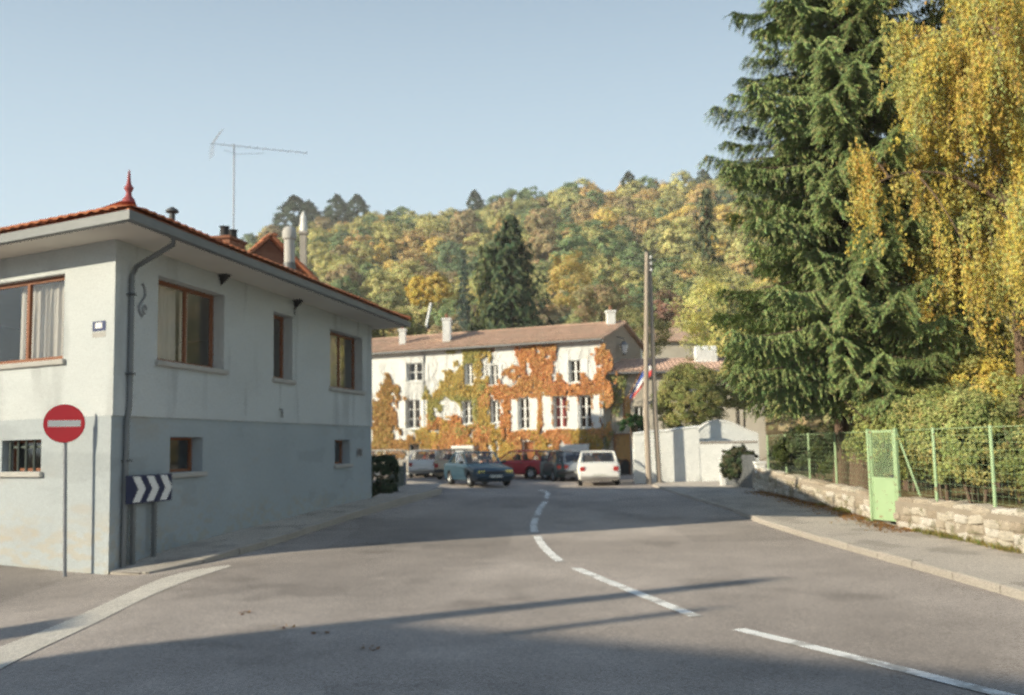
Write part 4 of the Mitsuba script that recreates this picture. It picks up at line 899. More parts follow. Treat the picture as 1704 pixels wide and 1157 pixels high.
# the little green gate, standing half open across the wall gap
g_a, g_b = at(1452, 868, 19.6), at(1492, 868, 19.0)
gA, gB = at(1450, 800, 19.9)[:2], at(1490, 800, 19.2)[:2]
QF = Face(gA, gB - gA); ql = np.linalg.norm(gB - gA); zt2, zb2 = QF.hit(1468, 716)[1], QF.hit(1470, 866)[1]; zm = QF.hit(1470, 796)[1]
QG = thing('green_garden_gate', 'narrow bright green metal gate with mesh top in the stone wall', 'gate')
add('frame', QF.slab(frame_poly(0, ql, zb2, zt2, 0.04, (), (zm,)), -0.035, 0.0), 'm_greenpaint', QG)
add('sheet_panel', QF.box(0.041, ql - 0.041, zb2 + 0.041, zm - 0.021, -0.022, -0.012), 'm_greenpaint', QG)
ms = [QF.box(0.04, ql - 0.04, z, z + 0.008, -0.02, -0.013) for z in np.linspace(zm + 0.05, zt2 - 0.06, 20)] + [QF.box(u, u + 0.008, zm + 0.02, zt2 - 0.04, -0.028, -0.0205) for u in np.linspace(0.06, ql - 0.06, 10)]
L(add('mesh_panel', cat_(ms), 'm_greenpaint', QG), kind='stuff')
for u, du in ((-0.05, -0.28), (ql + 0.05, 0.35)):
    k = add('gate_post', QF.box(u - 0.03, u + 0.03, zb2 - 0.2, zt2 + 0.03, -0.045, 0.01), 'm_greenpaint', QG)
    add('brace', tube([QF.w(u + (0.0), zt2 - 0.05, -0.05), QF.w(u + du, wall_top(19) - 0.05, -0.25)], 0.02, 8), 'm_greenpaint', k)
add('latch', QF.box(ql - 0.12, ql - 0.03, zm + 0.02, zm + 0.06, 0.0005, 0.02, 0.003), 'm_iron', QG)
# ---------------------------------------------------------------- cars
import manifold3d
def paint(key, c, cc=0.8, rough=0.35): return pr(key, c, rough, specular=0.5, clearcoat=cc, clearcoat_gloss=0.95, two=True)
paint('m_car_white', (0.74, 0.73, 0.69)); paint('m_car_navy', (0.022, 0.055, 0.085)); paint('m_car_red', (0.42, 0.03, 0.045)); paint('m_car_rust', (0.33, 0.075, 0.035))
paint('m_car_green', (0.15, 0.205, 0.19)); paint('m_car_silver', (0.36, 0.39, 0.42)); paint('m_car_beige', (0.55, 0.47, 0.34)); paint('m_car_cream', (0.58, 0.54, 0.46)); paint('m_car_darkgreen', (0.045, 0.075, 0.075))
pr('m_tyre', (0.028, 0.027, 0.027), 0.9); pr('m_plastic', (0.05, 0.052, 0.055), 0.6); pr('m_seat', (0.09, 0.085, 0.08), 0.9)
pr('m_lamp', (0.75, 0.75, 0.70), 0.15, clearcoat=1.0); pr('m_yellow_lamp', (0.75, 0.62, 0.18), 0.15, clearcoat=1.0); pr('m_tail', (0.40, 0.025, 0.02), 0.25, clearcoat=1.0); pr('m_amber', (0.6, 0.22, 0.03), 0.25, clearcoat=1.0)
pr('m_plate', (0.55, 0.55, 0.50), 0.5); pr('m_hub', (0.42, 0.43, 0.44), 0.4, metallic=0.6)
pr('m_skin', (0.52, 0.30, 0.22), 0.6); pr('m_shirt', (0.30, 0.28, 0.26), 0.9); pr('m_hair', (0.07, 0.045, 0.03), 0.8)
SPECS = {  # lengths in metres: x forwards. belt = bonnet/belt/boot line as (x, z); cab = base front, roof front, roof rear, base rear
    'hatch': dict(L=3.75, W=1.60, H=1.40, belt=[(-1.87, 0.62), (-1.84, 0.88), (-1.6, 0.93), (0.62, 0.90), (1.62, 0.76), (1.84, 0.62)], cab=(0.75, 0.05, -1.38, -1.76), wb=2.42, xf=1.22),
    'saloon': dict(L=4.40, W=1.70, H=1.38, belt=[(-2.2, 0.62), (-2.17, 0.90), (-1.5, 0.94), (0.78, 0.90), (1.95, 0.74), (2.18, 0.60)], cab=(0.85, 0.22, -0.95, -1.50), wb=2.60, xf=1.38),
    'estate': dict(L=4.35, W=1.68, H=1.45, belt=[(-2.17, 0.60), (-2.15, 0.90), (-1.7, 0.94), (0.80, 0.91), (1.92, 0.76), (2.15, 0.60)], cab=(0.88, 0.22, -1.78, -2.12), wb=2.60, xf=1.34),
    'van': dict(L=4.0, W=1.62, H=1.75, belt=[(-2.0, 0.55), (-1.99, 0.98), (-1.7, 1.0), (0.85, 0.93), (1.8, 0.78), (1.98, 0.6)], cab=(0.95, 0.35, -1.88, -1.98), wb=2.58, xf=1.28),
}
def car(kind, mat, label, px, pyb, heading, scale=1.0, Y=None, group='cars on the square', lamp='m_lamp', open_back=False, driver=False):
    s = SPECS[kind]; K = thing('car', label, 'car', group)
    p = G(px, pyb)
    if Y is not None: p = np.array([at(px, pyb, Y)[0], Y, float(zr(at(px, pyb, Y)[0], Y))])
    X = M4(trimesh.transformations.rotation_matrix(math.radians(heading), [0, 0, 1])[:3, :3] * scale, [p[0], p[1], float(zr(p[0], p[1])) + 0.004])
    def ad(n, m, mt, par=K, sm=False):
        m = m.copy(); m.apply_transform(X); return add(n, m, mt, par, smooth=sm)
    Wd, Lh, H_ = s['W'] / 2, s['L'] / 2, s['H']; bp = np.array(s['belt'])
    # lower body: lofted sections
    xs_ = np.linspace(-Lh, Lh, 33); rings = []
    for x in xs_:
        zt = float(np.interp(x, bp[:, 0], bp[:, 1])); e = max(0.0, (abs(x) - (Lh - 0.28)) / 0.28); wd = Wd * (1 - 0.16 * e ** 2.2); zb = 0.20 + 0.14 * e ** 2
        half = [(0.0, zb), (wd * 0.80, zb), (wd * 0.95, zb + 0.06), (wd * 0.985, zb + 0.2), (wd, 0.5), (wd * 0.985, max(0.52, zt - 0.14)), (wd * 0.955, max(0.54, zt - 0.04)), (wd * 0.88, max(0.56, zt)), (wd * 0.4, max(0.565, zt + 0.018)), (0.0, max(0.57, zt + 0.022))]
        rings.append(half + [(-y, z) for y, z in half[-2:0:-1]])
    n = len(rings[0]); v = np.array([[x, y, z] for x, r in zip(xs_, rings) for y, z in r]); f = []
    for i in range(len(xs_) - 1):
        for j in range(n): a, b, c, d = i * n + j, i * n + (j + 1) % n, (i + 1) * n + (j + 1) % n, (i + 1) * n + j; f += [[a, b, c], [a, c, d]]
    c0, c1 = len(v), len(v) + 1; v = np.vstack([v, [[xs_[0], 0, 0.45], [xs_[-1], 0, 0.45]]])
    f += [[c0, (j + 1) % n, j] for j in range(n)] + [[c1, (len(xs_) - 1) * n + j, (len(xs_) - 1) * n + (j + 1) % n] for j in range(n)]
    m = trimesh.Trimesh(v, f, process=False); m.fix_normals()
    body = manifold3d.Manifold(manifold3d.Mesh(np.array(m.vertices, np.float32), np.array(m.faces, np.uint32)))
    xw = (s['xf'], s['xf'] - s['wb']); R_ = 0.295
    for x in xw:
        for sg in (-1, 1):
            cyl = manifold3d.Manifold.cylinder(0.30, R_ + 0.05, R_ + 0.05, 28).rotate([90, 0, 0]).translate([x, sg * (Wd - 0.12) + 0.15, R_])
            body = body - cyl
    tub = manifold3d.Manifold.cube([s['cab'][0] - s['cab'][3] - 0.35, Wd * 1.5, 0.5], True).translate([(s['cab'][0] + s['cab'][3]) / 2, 0, 0.85]); body = body - tub
    mm = body.to_mesh(); bm = trimesh.Trimesh(mm.vert_properties[:, :3], mm.tri_verts, process=False)
    bk = ad('body', bm, mat, K, 35)
    # cabin: roof, pillars, panes
    xa, xr0, xr1, xb = s['cab']; zb = lambda x: float(np.interp(x, bp[:, 0], bp[:, 1])) + 0.005; wt, wbm = Wd * 0.76, Wd * 0.93
    Fb, Ft, Rt, Rb = (xa, wbm * 0.94, zb(xa)), (xr0, wt, H_ - 0.03), (xr1, wt, H_ - 0.03), (xb, wbm * 0.93, zb(xb))
    xm = (xr0 + xr1) / 2 - 0.05; Mb, Mt = (xm - 0.05, wbm, zb(xm)), (xm - 0.02, wt, H_ - 0.02)
    mir = lambda q: np.array([q[0], -q[1], q[2]])
    g_ = np.linspace(0, 1, 9); rv = []
    for a in g_:
        x = xr0 + 0.02 + (xr1 - 0.02 - xr0 - 0.02) * a; up_ = 0.035 * (1 - (2 * a - 1) ** 2) + 0.0
        for b in np.linspace(-1, 1, 9): rv.append([x + 0.0, wt * 1.01 * b, H_ - 0.03 + up_ + 0.03 * (1 - b * b)])
    ii, jj = np.meshgrid(np.arange(8), np.arange(8), indexing='ij'); q_ = np.stack([ii * 9 + jj, (ii + 1) * 9 + jj, (ii + 1) * 9 + jj + 1, ii * 9 + jj + 1], -1).reshape(-1, 4)
    ad('roof', trimesh.Trimesh(np.array(rv), np.vstack([q_[:, [0, 1, 2]], q_[:, [0, 2, 3]]]), process=False), mat, K, True)
    pil = []
    for sgn in (0, 1):
        t = (lambda q: np.array(q)) if sgn == 0 else mir
        for a, b, r in ((Fb, Ft, 0.035), (Rb, Rt, 0.05), (Mb, Mt, 0.03), (Ft, Rt, 0.03)): pil.append((t(a), t(b), r))
    pil += [(np.array(Ft), mir(Ft), 0.03), (np.array(Rt), mir(Rt), 0.035)]
    if kind in ('estate', 'van'):
        for t in ((lambda q: np.array(q)), mir): pil.append((t((xb + 0.62, wbm, zb(xb + 0.6))), t((xr1 + 0.55, wt, H_ - 0.02)), 0.035))
    for a, b, r in pil: ad('pillar', tube([a, b], r, 8), mat, K, 60)
    def pane(nm, q): ad(nm, trimesh.Trimesh(np.array(q, float), [[0, 1, 2], [0, 2, 3]], process=False), 'm_glass', K)
    pane('windscreen', [Fb, mir(Fb), mir(Ft), Ft])
    if kind == 'van':
        q = [mir(Rb), np.array(Rb), np.array(Rt), mir(Rt)]; ln = lambda a, b, t: a + (b - a) * t
        o = [ln(ln(q[0], q[1], u), ln(q[3], q[2], u), w) for u, w in ((.10, .12), (.90, .12), (.90, .80), (.10, .80))]
        V_ = np.array(q + o); F_ = []
        for i in range(4): j = (i + 1) % 4; F_ += [[i, j, 4 + j], [i, 4 + j, 4 + i]]
        ad('tailgate', trimesh.Trimesh(V_, F_, process=False), mat); pane('rear_window', o)
    else: pane('rear_window', [mir(Rb), Rb, Rt, mir(Rt)])
    for t in ((lambda q: np.array(q)), mir): pane('side_window', [t(Fb), t(Mb), t(Mt), t(Ft)]); ad('side_panel', trimesh.Trimesh(np.array([t(Mb), t(Rb), t(Rt), t(Mt)], float), [[0, 1, 2], [0, 2, 3]], process=False), mat) if kind == 'van' else pane('side_window', [t(Mb), t(Rb), t(Rt), t(Mt)])
    # wheels
    for x in xw:
        for sg in (-1, 1):
            ty = lathe([(0.17, -0.085), (0.27, -0.09), (R_ - 0.01, -0.07), (R_, -0.03), (R_, 0.03), (R_ - 0.01, 0.07), (0.27, 0.09), (0.17, 0.085)], 28); rim = lathe([(0, 0.045), (0.05, 0.06), (0.07, 0.04), (0.15, 0.05), (0.172, 0.075), (0.172, -0.06), (0, -0.06)], 20)
            Rm = trimesh.transformations.rotation_matrix(-sg * math.pi / 2, [1, 0, 0]); Rm[:3, 3] = [x, sg * (Wd - 0.10), R_]
            ty.apply_transform(Rm); rim.apply_transform(Rm); wk = ad('wheel', ty, 'm_tyre', K, 40); ad('rim', rim, 'm_hub', wk, 40)
    # bumpers, lamps, plates, mirrors, seats
    ad('bumper', bx(Lh - 0.16, Lh + 0.06, -Wd * 0.93, Wd * 0.93, 0.36, 0.50, 0.05), 'm_plastic' if kind != 'saloon' else mat); ad('bumper', bx(-Lh - 0.06, -Lh + 0.16, -Wd * 0.93, Wd * 0.93, 0.36, 0.52, 0.05), 'm_plastic' if mat not in ('m_car_white', 'm_car_cream') else mat)
    ad('grille', bx(Lh - 0.09, Lh + 0.012, -Wd * 0.45, Wd * 0.45, 0.535, 0.62, 0.015), 'm_plastic')
    for sg in (-1, 1):
        y0, y1 = sorted((sg * Wd * 0.50, sg * Wd * 0.84)); ad('headlight', bx(Lh - 0.13, Lh + 0.0, y0, y1, 0.52, 0.655, 0.025), lamp)
        y0, y1 = sorted((sg * Wd * 0.66, sg * Wd * 0.90)); ad('tail_light', bx(-Lh - 0.006, -Lh + 0.1, y0, y1, 0.60, 0.78, 0.02), 'm_tail')
        ad('wing_mirror', bx(xa - 0.22, xa - 0.12, sg * (Wd + 0.07) - 0.09, sg * (Wd + 0.07) + 0.09, zb(xa) + 0.02, zb(xa) + 0.14, 0.03), 'm_plastic')
        ad('door_handle', bx(xm - 0.02, xm + 0.12, sg * (Wd - 0.0) - 0.012, sg * Wd + 0.012, zb(xm) - 0.13, zb(xm) - 0.10, 0.004), 'm_plastic')
        st = trimesh.util.concatenate([bx(0.0 - 0.25, 0.28, sg * 0.36 - 0.24, sg * 0.36 + 0.24, 0.62, 0.74, 0.04)]); sk = ad('seat', st, 'm_seat')
        bkr = bx(-0.36, -0.24, sg * 0.36 - 0.24, sg * 0.36 + 0.24, 0.70, 1.20, 0.05); ad('backrest', bkr, 'm_seat', sk)
    ad('dashboard', bx(xa - 0.55, xa - 0.2, -Wd * 0.72, Wd * 0.72, 0.74, 0.90, 0.04), 'm_plastic')
    ad('licence_plate', bx(Lh + 0.055, Lh + 0.068, -0.26, 0.26, 0.375, 0.48), 'm_plate'); ad('licence_plate', bx(-Lh - 0.068, -Lh - 0.055, -0.26, 0.26, 0.385, 0.49), 'm_plate')
    return K, X
def heading_to(px, Y, rel):
    """heading in degrees for a car seen at pixel column px: rel = 0 shows its back, 180 its front, 90 its left side turned"""
    return 90 + rel
car('hatch', 'm_car_white', 'white hatchback seen from behind at the left edge of the square', 711, 792, 88, 1.0, 53.2)
car('hatch', 'm_car_rust', 'rust-red car half hidden between the left white hatchback and the beige estate car', 737, 791, 84, 1.0, 54.0)
car('estate', 'm_car_beige', 'beige estate car just behind the dark blue car', 768, 797, 78, 1.0, 49.6)
CARB, XB = car('saloon', 'm_car_navy', 'dark blue saloon with yellow headlights driving onto the street', 795, 814, 291, 1.0, 41.4, lamp='m_yellow_lamp')
car('hatch', 'm_car_red', 'bright red hatchback parked behind the dark blue car', 860, 796, 152, 1.0, 50.6)
car('hatch', 'm_car_green', 'pale grey-green hatchback parked left of the dark green car', 915, 797, 112, 1.0, 50.0)
car('hatch', 'm_car_darkgreen', 'dark green hatchback right of the pale grey-green hatchback', 938, 800, 100, 1.0, 48.0)
car('hatch', 'm_car_silver', 'silver car mostly hidden behind the large white car', 953, 801, 97, 1.0, 48.0)
car('saloon', 'm_car_white', 'low white saloon seen from behind at the right end of the row', 995, 804, 87, 1.02, 43.0)
car('estate', 'm_car_cream', 'pale car partly hidden behind the dark metal gate at the left', 664, 791, 14, 1.0, 54.6)

# driver of the blue car: one continuous figure
def figure(joints, bones, length=0.02, it=8):
    M = manifold3d.Manifold; parts = []
    sp = lambda c, r: M.sphere(r, 16).translate([float(x) for x in c])
    for a, b in bones: parts.append(M.batch_hull([sp(*joints[a]), sp(*joints[b])]))
    m = M.batch_boolean(parts, manifold3d.OpType.Add).refine_to_length(length).to_mesh(); t = trimesh.Trimesh(m.vert_properties[:, :3], m.tri_verts); trimesh.smoothing.filter_taubin(t, iterations=it); return t
sx, sy = -0.06, 0.36
J = dict(pel=((sx - 0.08, sy, 0.80), 0.14), chest=((sx - 0.13, sy, 1.07), 0.15), neck=((sx - 0.12, sy, 1.20), 0.055), head=((sx - 0.07, sy, 1.275), 0.085), crown=((sx - 0.09, sy, 1.315), 0.08), chin=((sx - 0.025, sy, 1.225), 0.045), nose=((sx + 0.02, sy, 1.265), 0.016),
         sl=((sx - 0.13, sy + 0.17, 1.14), 0.065), sr=((sx - 0.13, sy - 0.17, 1.14), 0.065), el=((sx + 0.04, sy + 0.22, 0.95), 0.048), er=((sx + 0.04, sy - 0.22, 0.95), 0.048), wl=((sx + 0.26, sy + 0.13, 0.99), 0.034), wr=((sx + 0.26, sy - 0.13, 0.99), 0.034),
         hl=((sx, sy + 0.09, 0.79), 0.09), hr=((sx, sy - 0.09, 0.79), 0.09), kl=((sx + 0.42, sy + 0.12, 0.86), 0.065), kr=((sx + 0.42, sy - 0.12, 0.86), 0.065), al=((sx + 0.66, sy + 0.1, 0.66), 0.045), ar=((sx + 0.66, sy - 0.1, 0.66), 0.045), fl=((sx + 0.78, sy + 0.1, 0.70), 0.035), fr=((sx + 0.78, sy - 0.1, 0.70), 0.035),
         pl_=((sx + 0.30, sy + 0.115, 1.01), 0.03), prr=((sx + 0.30, sy - 0.115, 1.01), 0.03), earl=((sx - 0.075, sy + 0.085, 1.27), 0.018), earr=((sx - 0.075, sy - 0.085, 1.27), 0.018))
for s_, w_, p0 in (('l', 1, 'pl_'), ('r', -1, 'prr')):
    for i in range(4):
        J[f'f{s_}{i}'] = ((sx + 0.345, sy + w_ * (0.128 - 0.022 * i * 0.0) , 1.035 - 0.02 * i), 0.0095); J[f'g{s_}{i}'] = ((sx + 0.335, sy + w_ * 0.09, 1.033 - 0.02 * i), 0.0085)
    J[f't{s_}'] = ((sx + 0.30, sy + w_ * 0.085, 1.045), 0.010)
B = [('pel', 'chest'), ('chest', 'sl'), ('chest', 'sr'), ('chest', 'neck'), ('neck', 'head'), ('head', 'crown'), ('head', 'chin'), ('head', 'nose'), ('head', 'earl'), ('head', 'earr'), ('sl', 'el'), ('sr', 'er'), ('el', 'wl'), ('er', 'wr'), ('wl', 'pl_'), ('wr', 'prr'), ('pel', 'hl'), ('pel', 'hr'), ('hl', 'kl'), ('hr', 'kr'), ('kl', 'al'), ('kr', 'ar'), ('al', 'fl'), ('ar', 'fr')]
for s_, p0 in (('l', 'pl_'), ('r', 'prr')): B += [(p0, f'f{s_}{i}') for i in range(4)] + [(f'f{s_}{i}', f'g{s_}{i}') for i in range(4)] + [(p0, f't{s_}')]
fb = figure(J, B, 0.016); fb.apply_transform(XB)
PN = thing('person', 'driver with pale face sitting at the wheel of the dark blue car', 'person')
add('body', fb, 'm_skin', PN, smooth=True)
def grow(names, bones, g, ln=0.02):
    j = {k: (J[k][0], J[k][1] + g) for k in names}; return figure(j, bones, ln, 5)
sw_ = grow(['pel', 'chest', 'sl', 'sr', 'el', 'er'], [('pel', 'chest'), ('chest', 'sl'), ('chest', 'sr'), ('sl', 'el'), ('sr', 'er')], 0.012); sw_.apply_transform(XB); add('jumper', sw_, 'm_shirt', PN, smooth=True)
tr_ = grow(['hl', 'hr', 'kl', 'kr', 'al', 'ar'], [('hl', 'hr'), ('hl', 'kl'), ('hr', 'kr'), ('kl', 'al'), ('kr', 'ar')], 0.012); tr_.apply_transform(XB); add('trousers', tr_, 'm_blue', PN, smooth=True)
hr_ = trimesh.creation.icosphere(subdivisions=3, radius=0.093); hv = hr_.vertices; keep = (hv[hr_.faces].mean(1)[:, 2] > 0.015) | (hv[hr_.faces].mean(1)[:, 0] < -0.03); hr_.update_faces(keep); hr_.apply_translation([sx - 0.095, sy, 1.30]); hr_.apply_transform(XB); add('hair', hr_, 'm_hair', PN, smooth=True)
for w_ in (-1, 1):
    e = trimesh.creation.icosphere(subdivisions=1, radius=0.012); e.apply_translation([sx + 0.008, sy + w_ * 0.032, 1.28]); e.apply_transform(XB); add('eye', e, 'm_dark', PN)
mo = bx(sx + 0.012, sx + 0.02, sy - 0.022, sy + 0.022, 1.225, 1.232); mo.apply_transform(XB); add('mouth', mo, 'm_tail', PN)
stw = trimesh.creation.torus(0.18, 0.014); stw.apply_transform(trimesh.transformations.rotation_matrix(math.radians(-65), [0, 1, 0])); stw.apply_translation([sx + 0.33, sy, 0.99]); stw.apply_transform(XB); add('steering_wheel', stw, 'm_plastic', CARB, smooth=True)
# ---------------------------------------------------------------- vegetation
def quads(c, u, v, col):
    """leaf quads (rhombs): centres c, half axes u and v (n, 3), colours (n, 3)"""
    n = len(c); V = np.stack([c - u, c - v * 0.9, c + u, c + v * 0.9], 1).reshape(-1, 3); i = np.arange(n)[:, None] * 4
    F = np.vstack([i + [0, 1, 2], i + [0, 2, 3]]); return V, F, np.repeat(col, 4, 0)
def leafmesh(c, u, v, col): V, F, C = quads(c, u, v, col); return trimesh.Trimesh(V, F, process=False), C
def unit(x): return x / (np.linalg.norm(x, axis=-1, keepdims=True) + 1e-9)
def pick(rng, pal, n, jit=0.18):
    pal = np.array(pal, float); c = pal[rng.integers(len(pal), size=n)]; return np.clip(c * (1 + rng.normal(0, jit, (n, 1))) * (1 + rng.normal(0, 0.06, (n, 3))), 0.004, 0.9)
def crown(rng, rx, ry, rz, clumps, per, leaf, pal, cl=0.28, bottom=-0.75, flat=0.7, jit=0.13):
    """clumped foliage in an ellipsoid centred at the origin"""
    cs, cc = [], []
    d = unit(rng.normal(0, 1, (clumps * 3, 3))); d = d[d[:, 2] > bottom][:clumps]; r = rng.uniform(0.55, 1.0, (len(d), 1)) ** 0.5
    lump = 1 + 0.28 * (meshkit.noise(d * 2.2 + rng.uniform(0, 50, 3), 3)[:, None] - 0.5) * 2
    cen = d * r * lump * [rx, ry, rz]; R0 = (rx + ry + rz) / 3
    for c in cen:
        k = rng.poisson(per); o = rng.normal(0, 1, (k, 3)); o = unit(o) * (rng.uniform(0, 1, (k, 1)) ** 0.45) * cl * R0 * rng.uniform(0.7, 1.25) * [1, 1, flat]; cs.append(c + o); cc.append(np.clip(pick(rng, [pal[rng.integers(len(pal))]], k, jit) * (1 + rng.normal(0, 0.06)), 0.004, 0.9))
    c, col = np.vstack(cs), np.vstack(cc); nrm = unit(unit(c / [rx, ry, rz]) * 1.0 + rng.normal(0, 0.38, c.shape) + [0, 0, 0.2])
    a = unit(np.cross(nrm, rng.normal(0, 1, c.shape))); b = np.cross(nrm, a); s = leaf * rng.uniform(0.65, 1.3, (len(c), 1)); return c, a * s, b * s * 0.62, col
def trunk_mesh(h, r0, r1, rng, lean=0.05, sides=9):
    z = np.linspace(0, h, 7); x = np.cumsum(rng.normal(0, lean * h / 7, 7)); y = np.cumsum(rng.normal(0, lean * h / 7, 7)); x -= x[0]; y -= y[0]; r = np.linspace(r0, r1, 7); r[0] *= 1.35
    return tube(np.column_stack([x, y, z]), r, sides), np.array([x[-1], y[-1], h])
def limbs(rng, base, n, ln, r, up=0.5):
    ms = []
    for _ in range(n):
        d = unit(np.array([rng.normal(), rng.normal(), abs(rng.normal()) * up + 0.25])); p = [base + d * ln * t + np.array([0, 0, 0.12 * ln * t * t]) for t in np.linspace(0, 1, 5)]; ms.append(tube(np.array(p), np.linspace(r, r * 0.2, 5), 6))
    return ms
# --- hillside wood
KINDS = {
    'green': ('mid green broadleaf tree in the hillside wood', [(0.25, 0.34, 0.16), (0.29, 0.36, 0.17), (0.21, 0.29, 0.14)]),
    'olive': ('olive green broadleaf tree in the hillside wood', [(0.38, 0.39, 0.17), (0.44, 0.43, 0.19), (0.33, 0.35, 0.16)]),
    'yellowgreen': ('yellow-green broadleaf tree in the hillside wood', [(0.55, 0.52, 0.22), (0.61, 0.56, 0.23), (0.48, 0.47, 0.20)]),
    'gold': ('golden yellow tree in the hillside wood', [(0.77, 0.58, 0.19), (0.78, 0.63, 0.20), (0.69, 0.54, 0.19)]),
    'orange': ('orange-brown tree in the hillside wood', [(0.58, 0.42, 0.19), (0.62, 0.45, 0.20), (0.53, 0.40, 0.19)]),
    'russet': ('dull russet tree in the hillside wood', [(0.44, 0.35, 0.20), (0.48, 0.37, 0.20), (0.40, 0.34, 0.19)]),
    'bluegreen': ('deep green tree in the hillside wood', [(0.20, 0.27, 0.15), (0.23, 0.30, 0.17)]),
}
rng = np.random.default_rng(5); SRC = {}
for kn, (lab, pal) in KINDS.items():
    SRC[kn] = []
    for vnt in range(2):
        rx = rng.uniform(3.3, 4.1); rz = rng.uniform(3.6, 4.8); c, u, v, col = crown(rng, rx, rx * rng.uniform(0.9, 1.1), rz, 80, 46, 0.31, pal, 0.23)
        zc = rz * 0.82 + 1.2; m, C = leafmesh(c + [0, 0, zc], u, v, col); tm, top_ = trunk_mesh(zc, 0.22, 0.1, rng, 0.03, 6)
        g = f'source_{kn}_{vnt}'; scene[g] = {'type': 'shapegroup', 'crown': mikit.ply(m, 'm_farleaf', color=C), 'trunk': mikit.ply(cat_([tm] + limbs(rng, top_ * 0.8, 5, rx * 0.75, 0.08)), 'm_twig')}; SRC[kn].append((g, zc + rz))
def conifer_arrays(rng, H, R, z0, whorl, per, twig, leaf, pal, droop=0.25, tipup=0.12, dens=1.0, prof=0.85, top_cut=None, nz=None, maxtw=0.55, wid=0.30, lowr=0.0, hang=1.0):
    """branches with hanging needle sprays: returns leaves (c, u, v, col) and branch tubes"""
    cs, us, vs, cc, br = [], [], [], [], []; z = z0
    while z < H - 0.25:
        t = (z - z0) / (H - z0); L0 = (R * (1 - t) ** prof + 0.12) * (1 - lowr * (1 - min(1.0, (z - z0) / 2.6))); hi = top_cut is not None and z > top_cut
        nb = max(4, int(per * (0.6 if hi else 1) * (0.55 + 0.45 * (1 - t))))
        a0 = rng.uniform(0, 6.28)
        for b in range(nb):
            a = a0 + b * 2 * np.pi / nb + rng.normal(0, 0.22); ln = L0 * rng.uniform(0.6, 1.16) * (0.7 + 0.5 * meshkit.noise(np.array([math.cos(a) * 1.4 + 7, math.sin(a) * 1.4, z * 0.55]), 2)); d = np.array([math.cos(a), math.sin(a), 0])
            s = np.linspace(0, 1, 12); rise = 0.10 * (t - 0.25); pz = ln * (rise * s - droop * (1 - 0.6 * t) * s ** 1.5 + tipup * np.maximum(0, s - 0.6) ** 2 * 6)
            P = np.array([0, 0, z]) + d * (ln * s)[:, None] + np.array([0, 0, 1.0]) * pz[:, None]; br.append(tube(P[::3] if len(P) > 6 else P, np.linspace(0.012 + 0.013 * ln, 0.006, len(P[::3])), 4, False))
            nt = max(4, int(ln / twig * dens * (0.5 if hi else 1))); side = np.array([-d[1], d[0], 0])
            tt = rng.uniform(0.12, 1.0, nt) ** 0.8; pos = np.stack([np.interp(tt, s, P[:, k]) for k in range(3)], 1)
            sg = rng.choice([-1, 1], nt); tl = np.minimum(maxtw, (0.16 + 0.42 * (1 - tt)) * ln * 0.5 + 0.14) * rng.uniform(0.6, 1.25, nt)
            dirn = unit(side * sg[:, None] * 0.75 + d * rng.uniform(0.2, 0.9, (nt, 1)) + np.array([0, 0, -1.0]) * rng.uniform(0.35, 1.6, (nt, 1)) * hang)
            k = max(3, int(round(tl.mean() / (leaf * 0.55)))); q = np.linspace(0.1, 1, k)
            c = pos[:, None] + dirn[:, None] * (tl[:, None] * q)[..., None] + np.array([0, 0, -0.22]) * (tl[:, None] * q * q)[..., None]
            c = c.reshape(-1, 3) + rng.normal(0, leaf * 0.18, (nt * k, 3)); ax_ = unit(np.repeat(dirn, k, 0) + rng.normal(0, 0.35, (nt * k, 3)) + [0, 0, -0.35]); bn = unit(np.cross(ax_, d + [0, 0, 0.5] + rng.normal(0, 0.38, ax_.shape)))
            sz = leaf * rng.uniform(0.7, 1.25, (nt * k, 1)); cs.append(c); us.append(ax_ * sz); vs.append(bn * sz * wid); cc.append(pick(rng, pal, nt * k, 0.2) * (1 + rng.normal(0, 0.08)))
        z += whorl * rng.uniform(0.8, 1.2) * (0.75 + 0.25 * (1 - t))
    return np.vstack(cs), np.vstack(us), np.vstack(vs), np.clip(np.vstack(cc), 0.004, 0.9), br
DARKPAL = [(0.065, 0.095, 0.055), (0.08, 0.11, 0.06), (0.055, 0.085, 0.052)]
SPAL = [(0.212, 0.289, 0.108), (0.240, 0.314, 0.118), (0.181, 0.259, 0.108), (0.276, 0.321, 0.127), (0.197, 0.280, 0.123), (0.291, 0.280, 0.132)]
# ridge pines (source) and slope conifers
def pine_src(name, seed, H, R, z0):
    r = np.random.default_rng(seed); c, u, v, col = crown(r, R, R, (H - z0) / 2, 120, 40, 0.34, [(0.07, 0.10, 0.07), (0.085, 0.115, 0.075)], 0.2, -0.95)
    tz = np.clip((c[:, 2] + (H - z0) / 2) / (H - z0), 0, 1); c[:, :2] *= (1.1 - 0.72 * tz ** 1.3)[:, None]
    m, C = leafmesh(c + [0, 0, (H + z0) / 2], u, v, col); tm, _ = trunk_mesh(H * 0.85, 0.25, 0.06, r, 0.01, 6)
    scene[name] = {'type': 'shapegroup', 'crown': mikit.ply(m, 'm_farleaf', color=C), 'trunk': mikit.ply(tm, 'm_twig')}
pine_src('source_pine', 3, 14, 3.3, 2.0)
def hill_point(px, py):
    """where the line of sight meets the hill (nearest crossing), or None"""
    d = ray(px, py); d = d / d[1]; ys = np.linspace(YB + 5, YR + 25, 300); p = CAM + d * ys[:, None]; hz = hill_z(p[:, 0], p[:, 1]); w = np.nonzero(hz > p[:, 2])[0]
    return None if len(w) == 0 else np.r_[p[w[0], :2], hz[w[0]]]
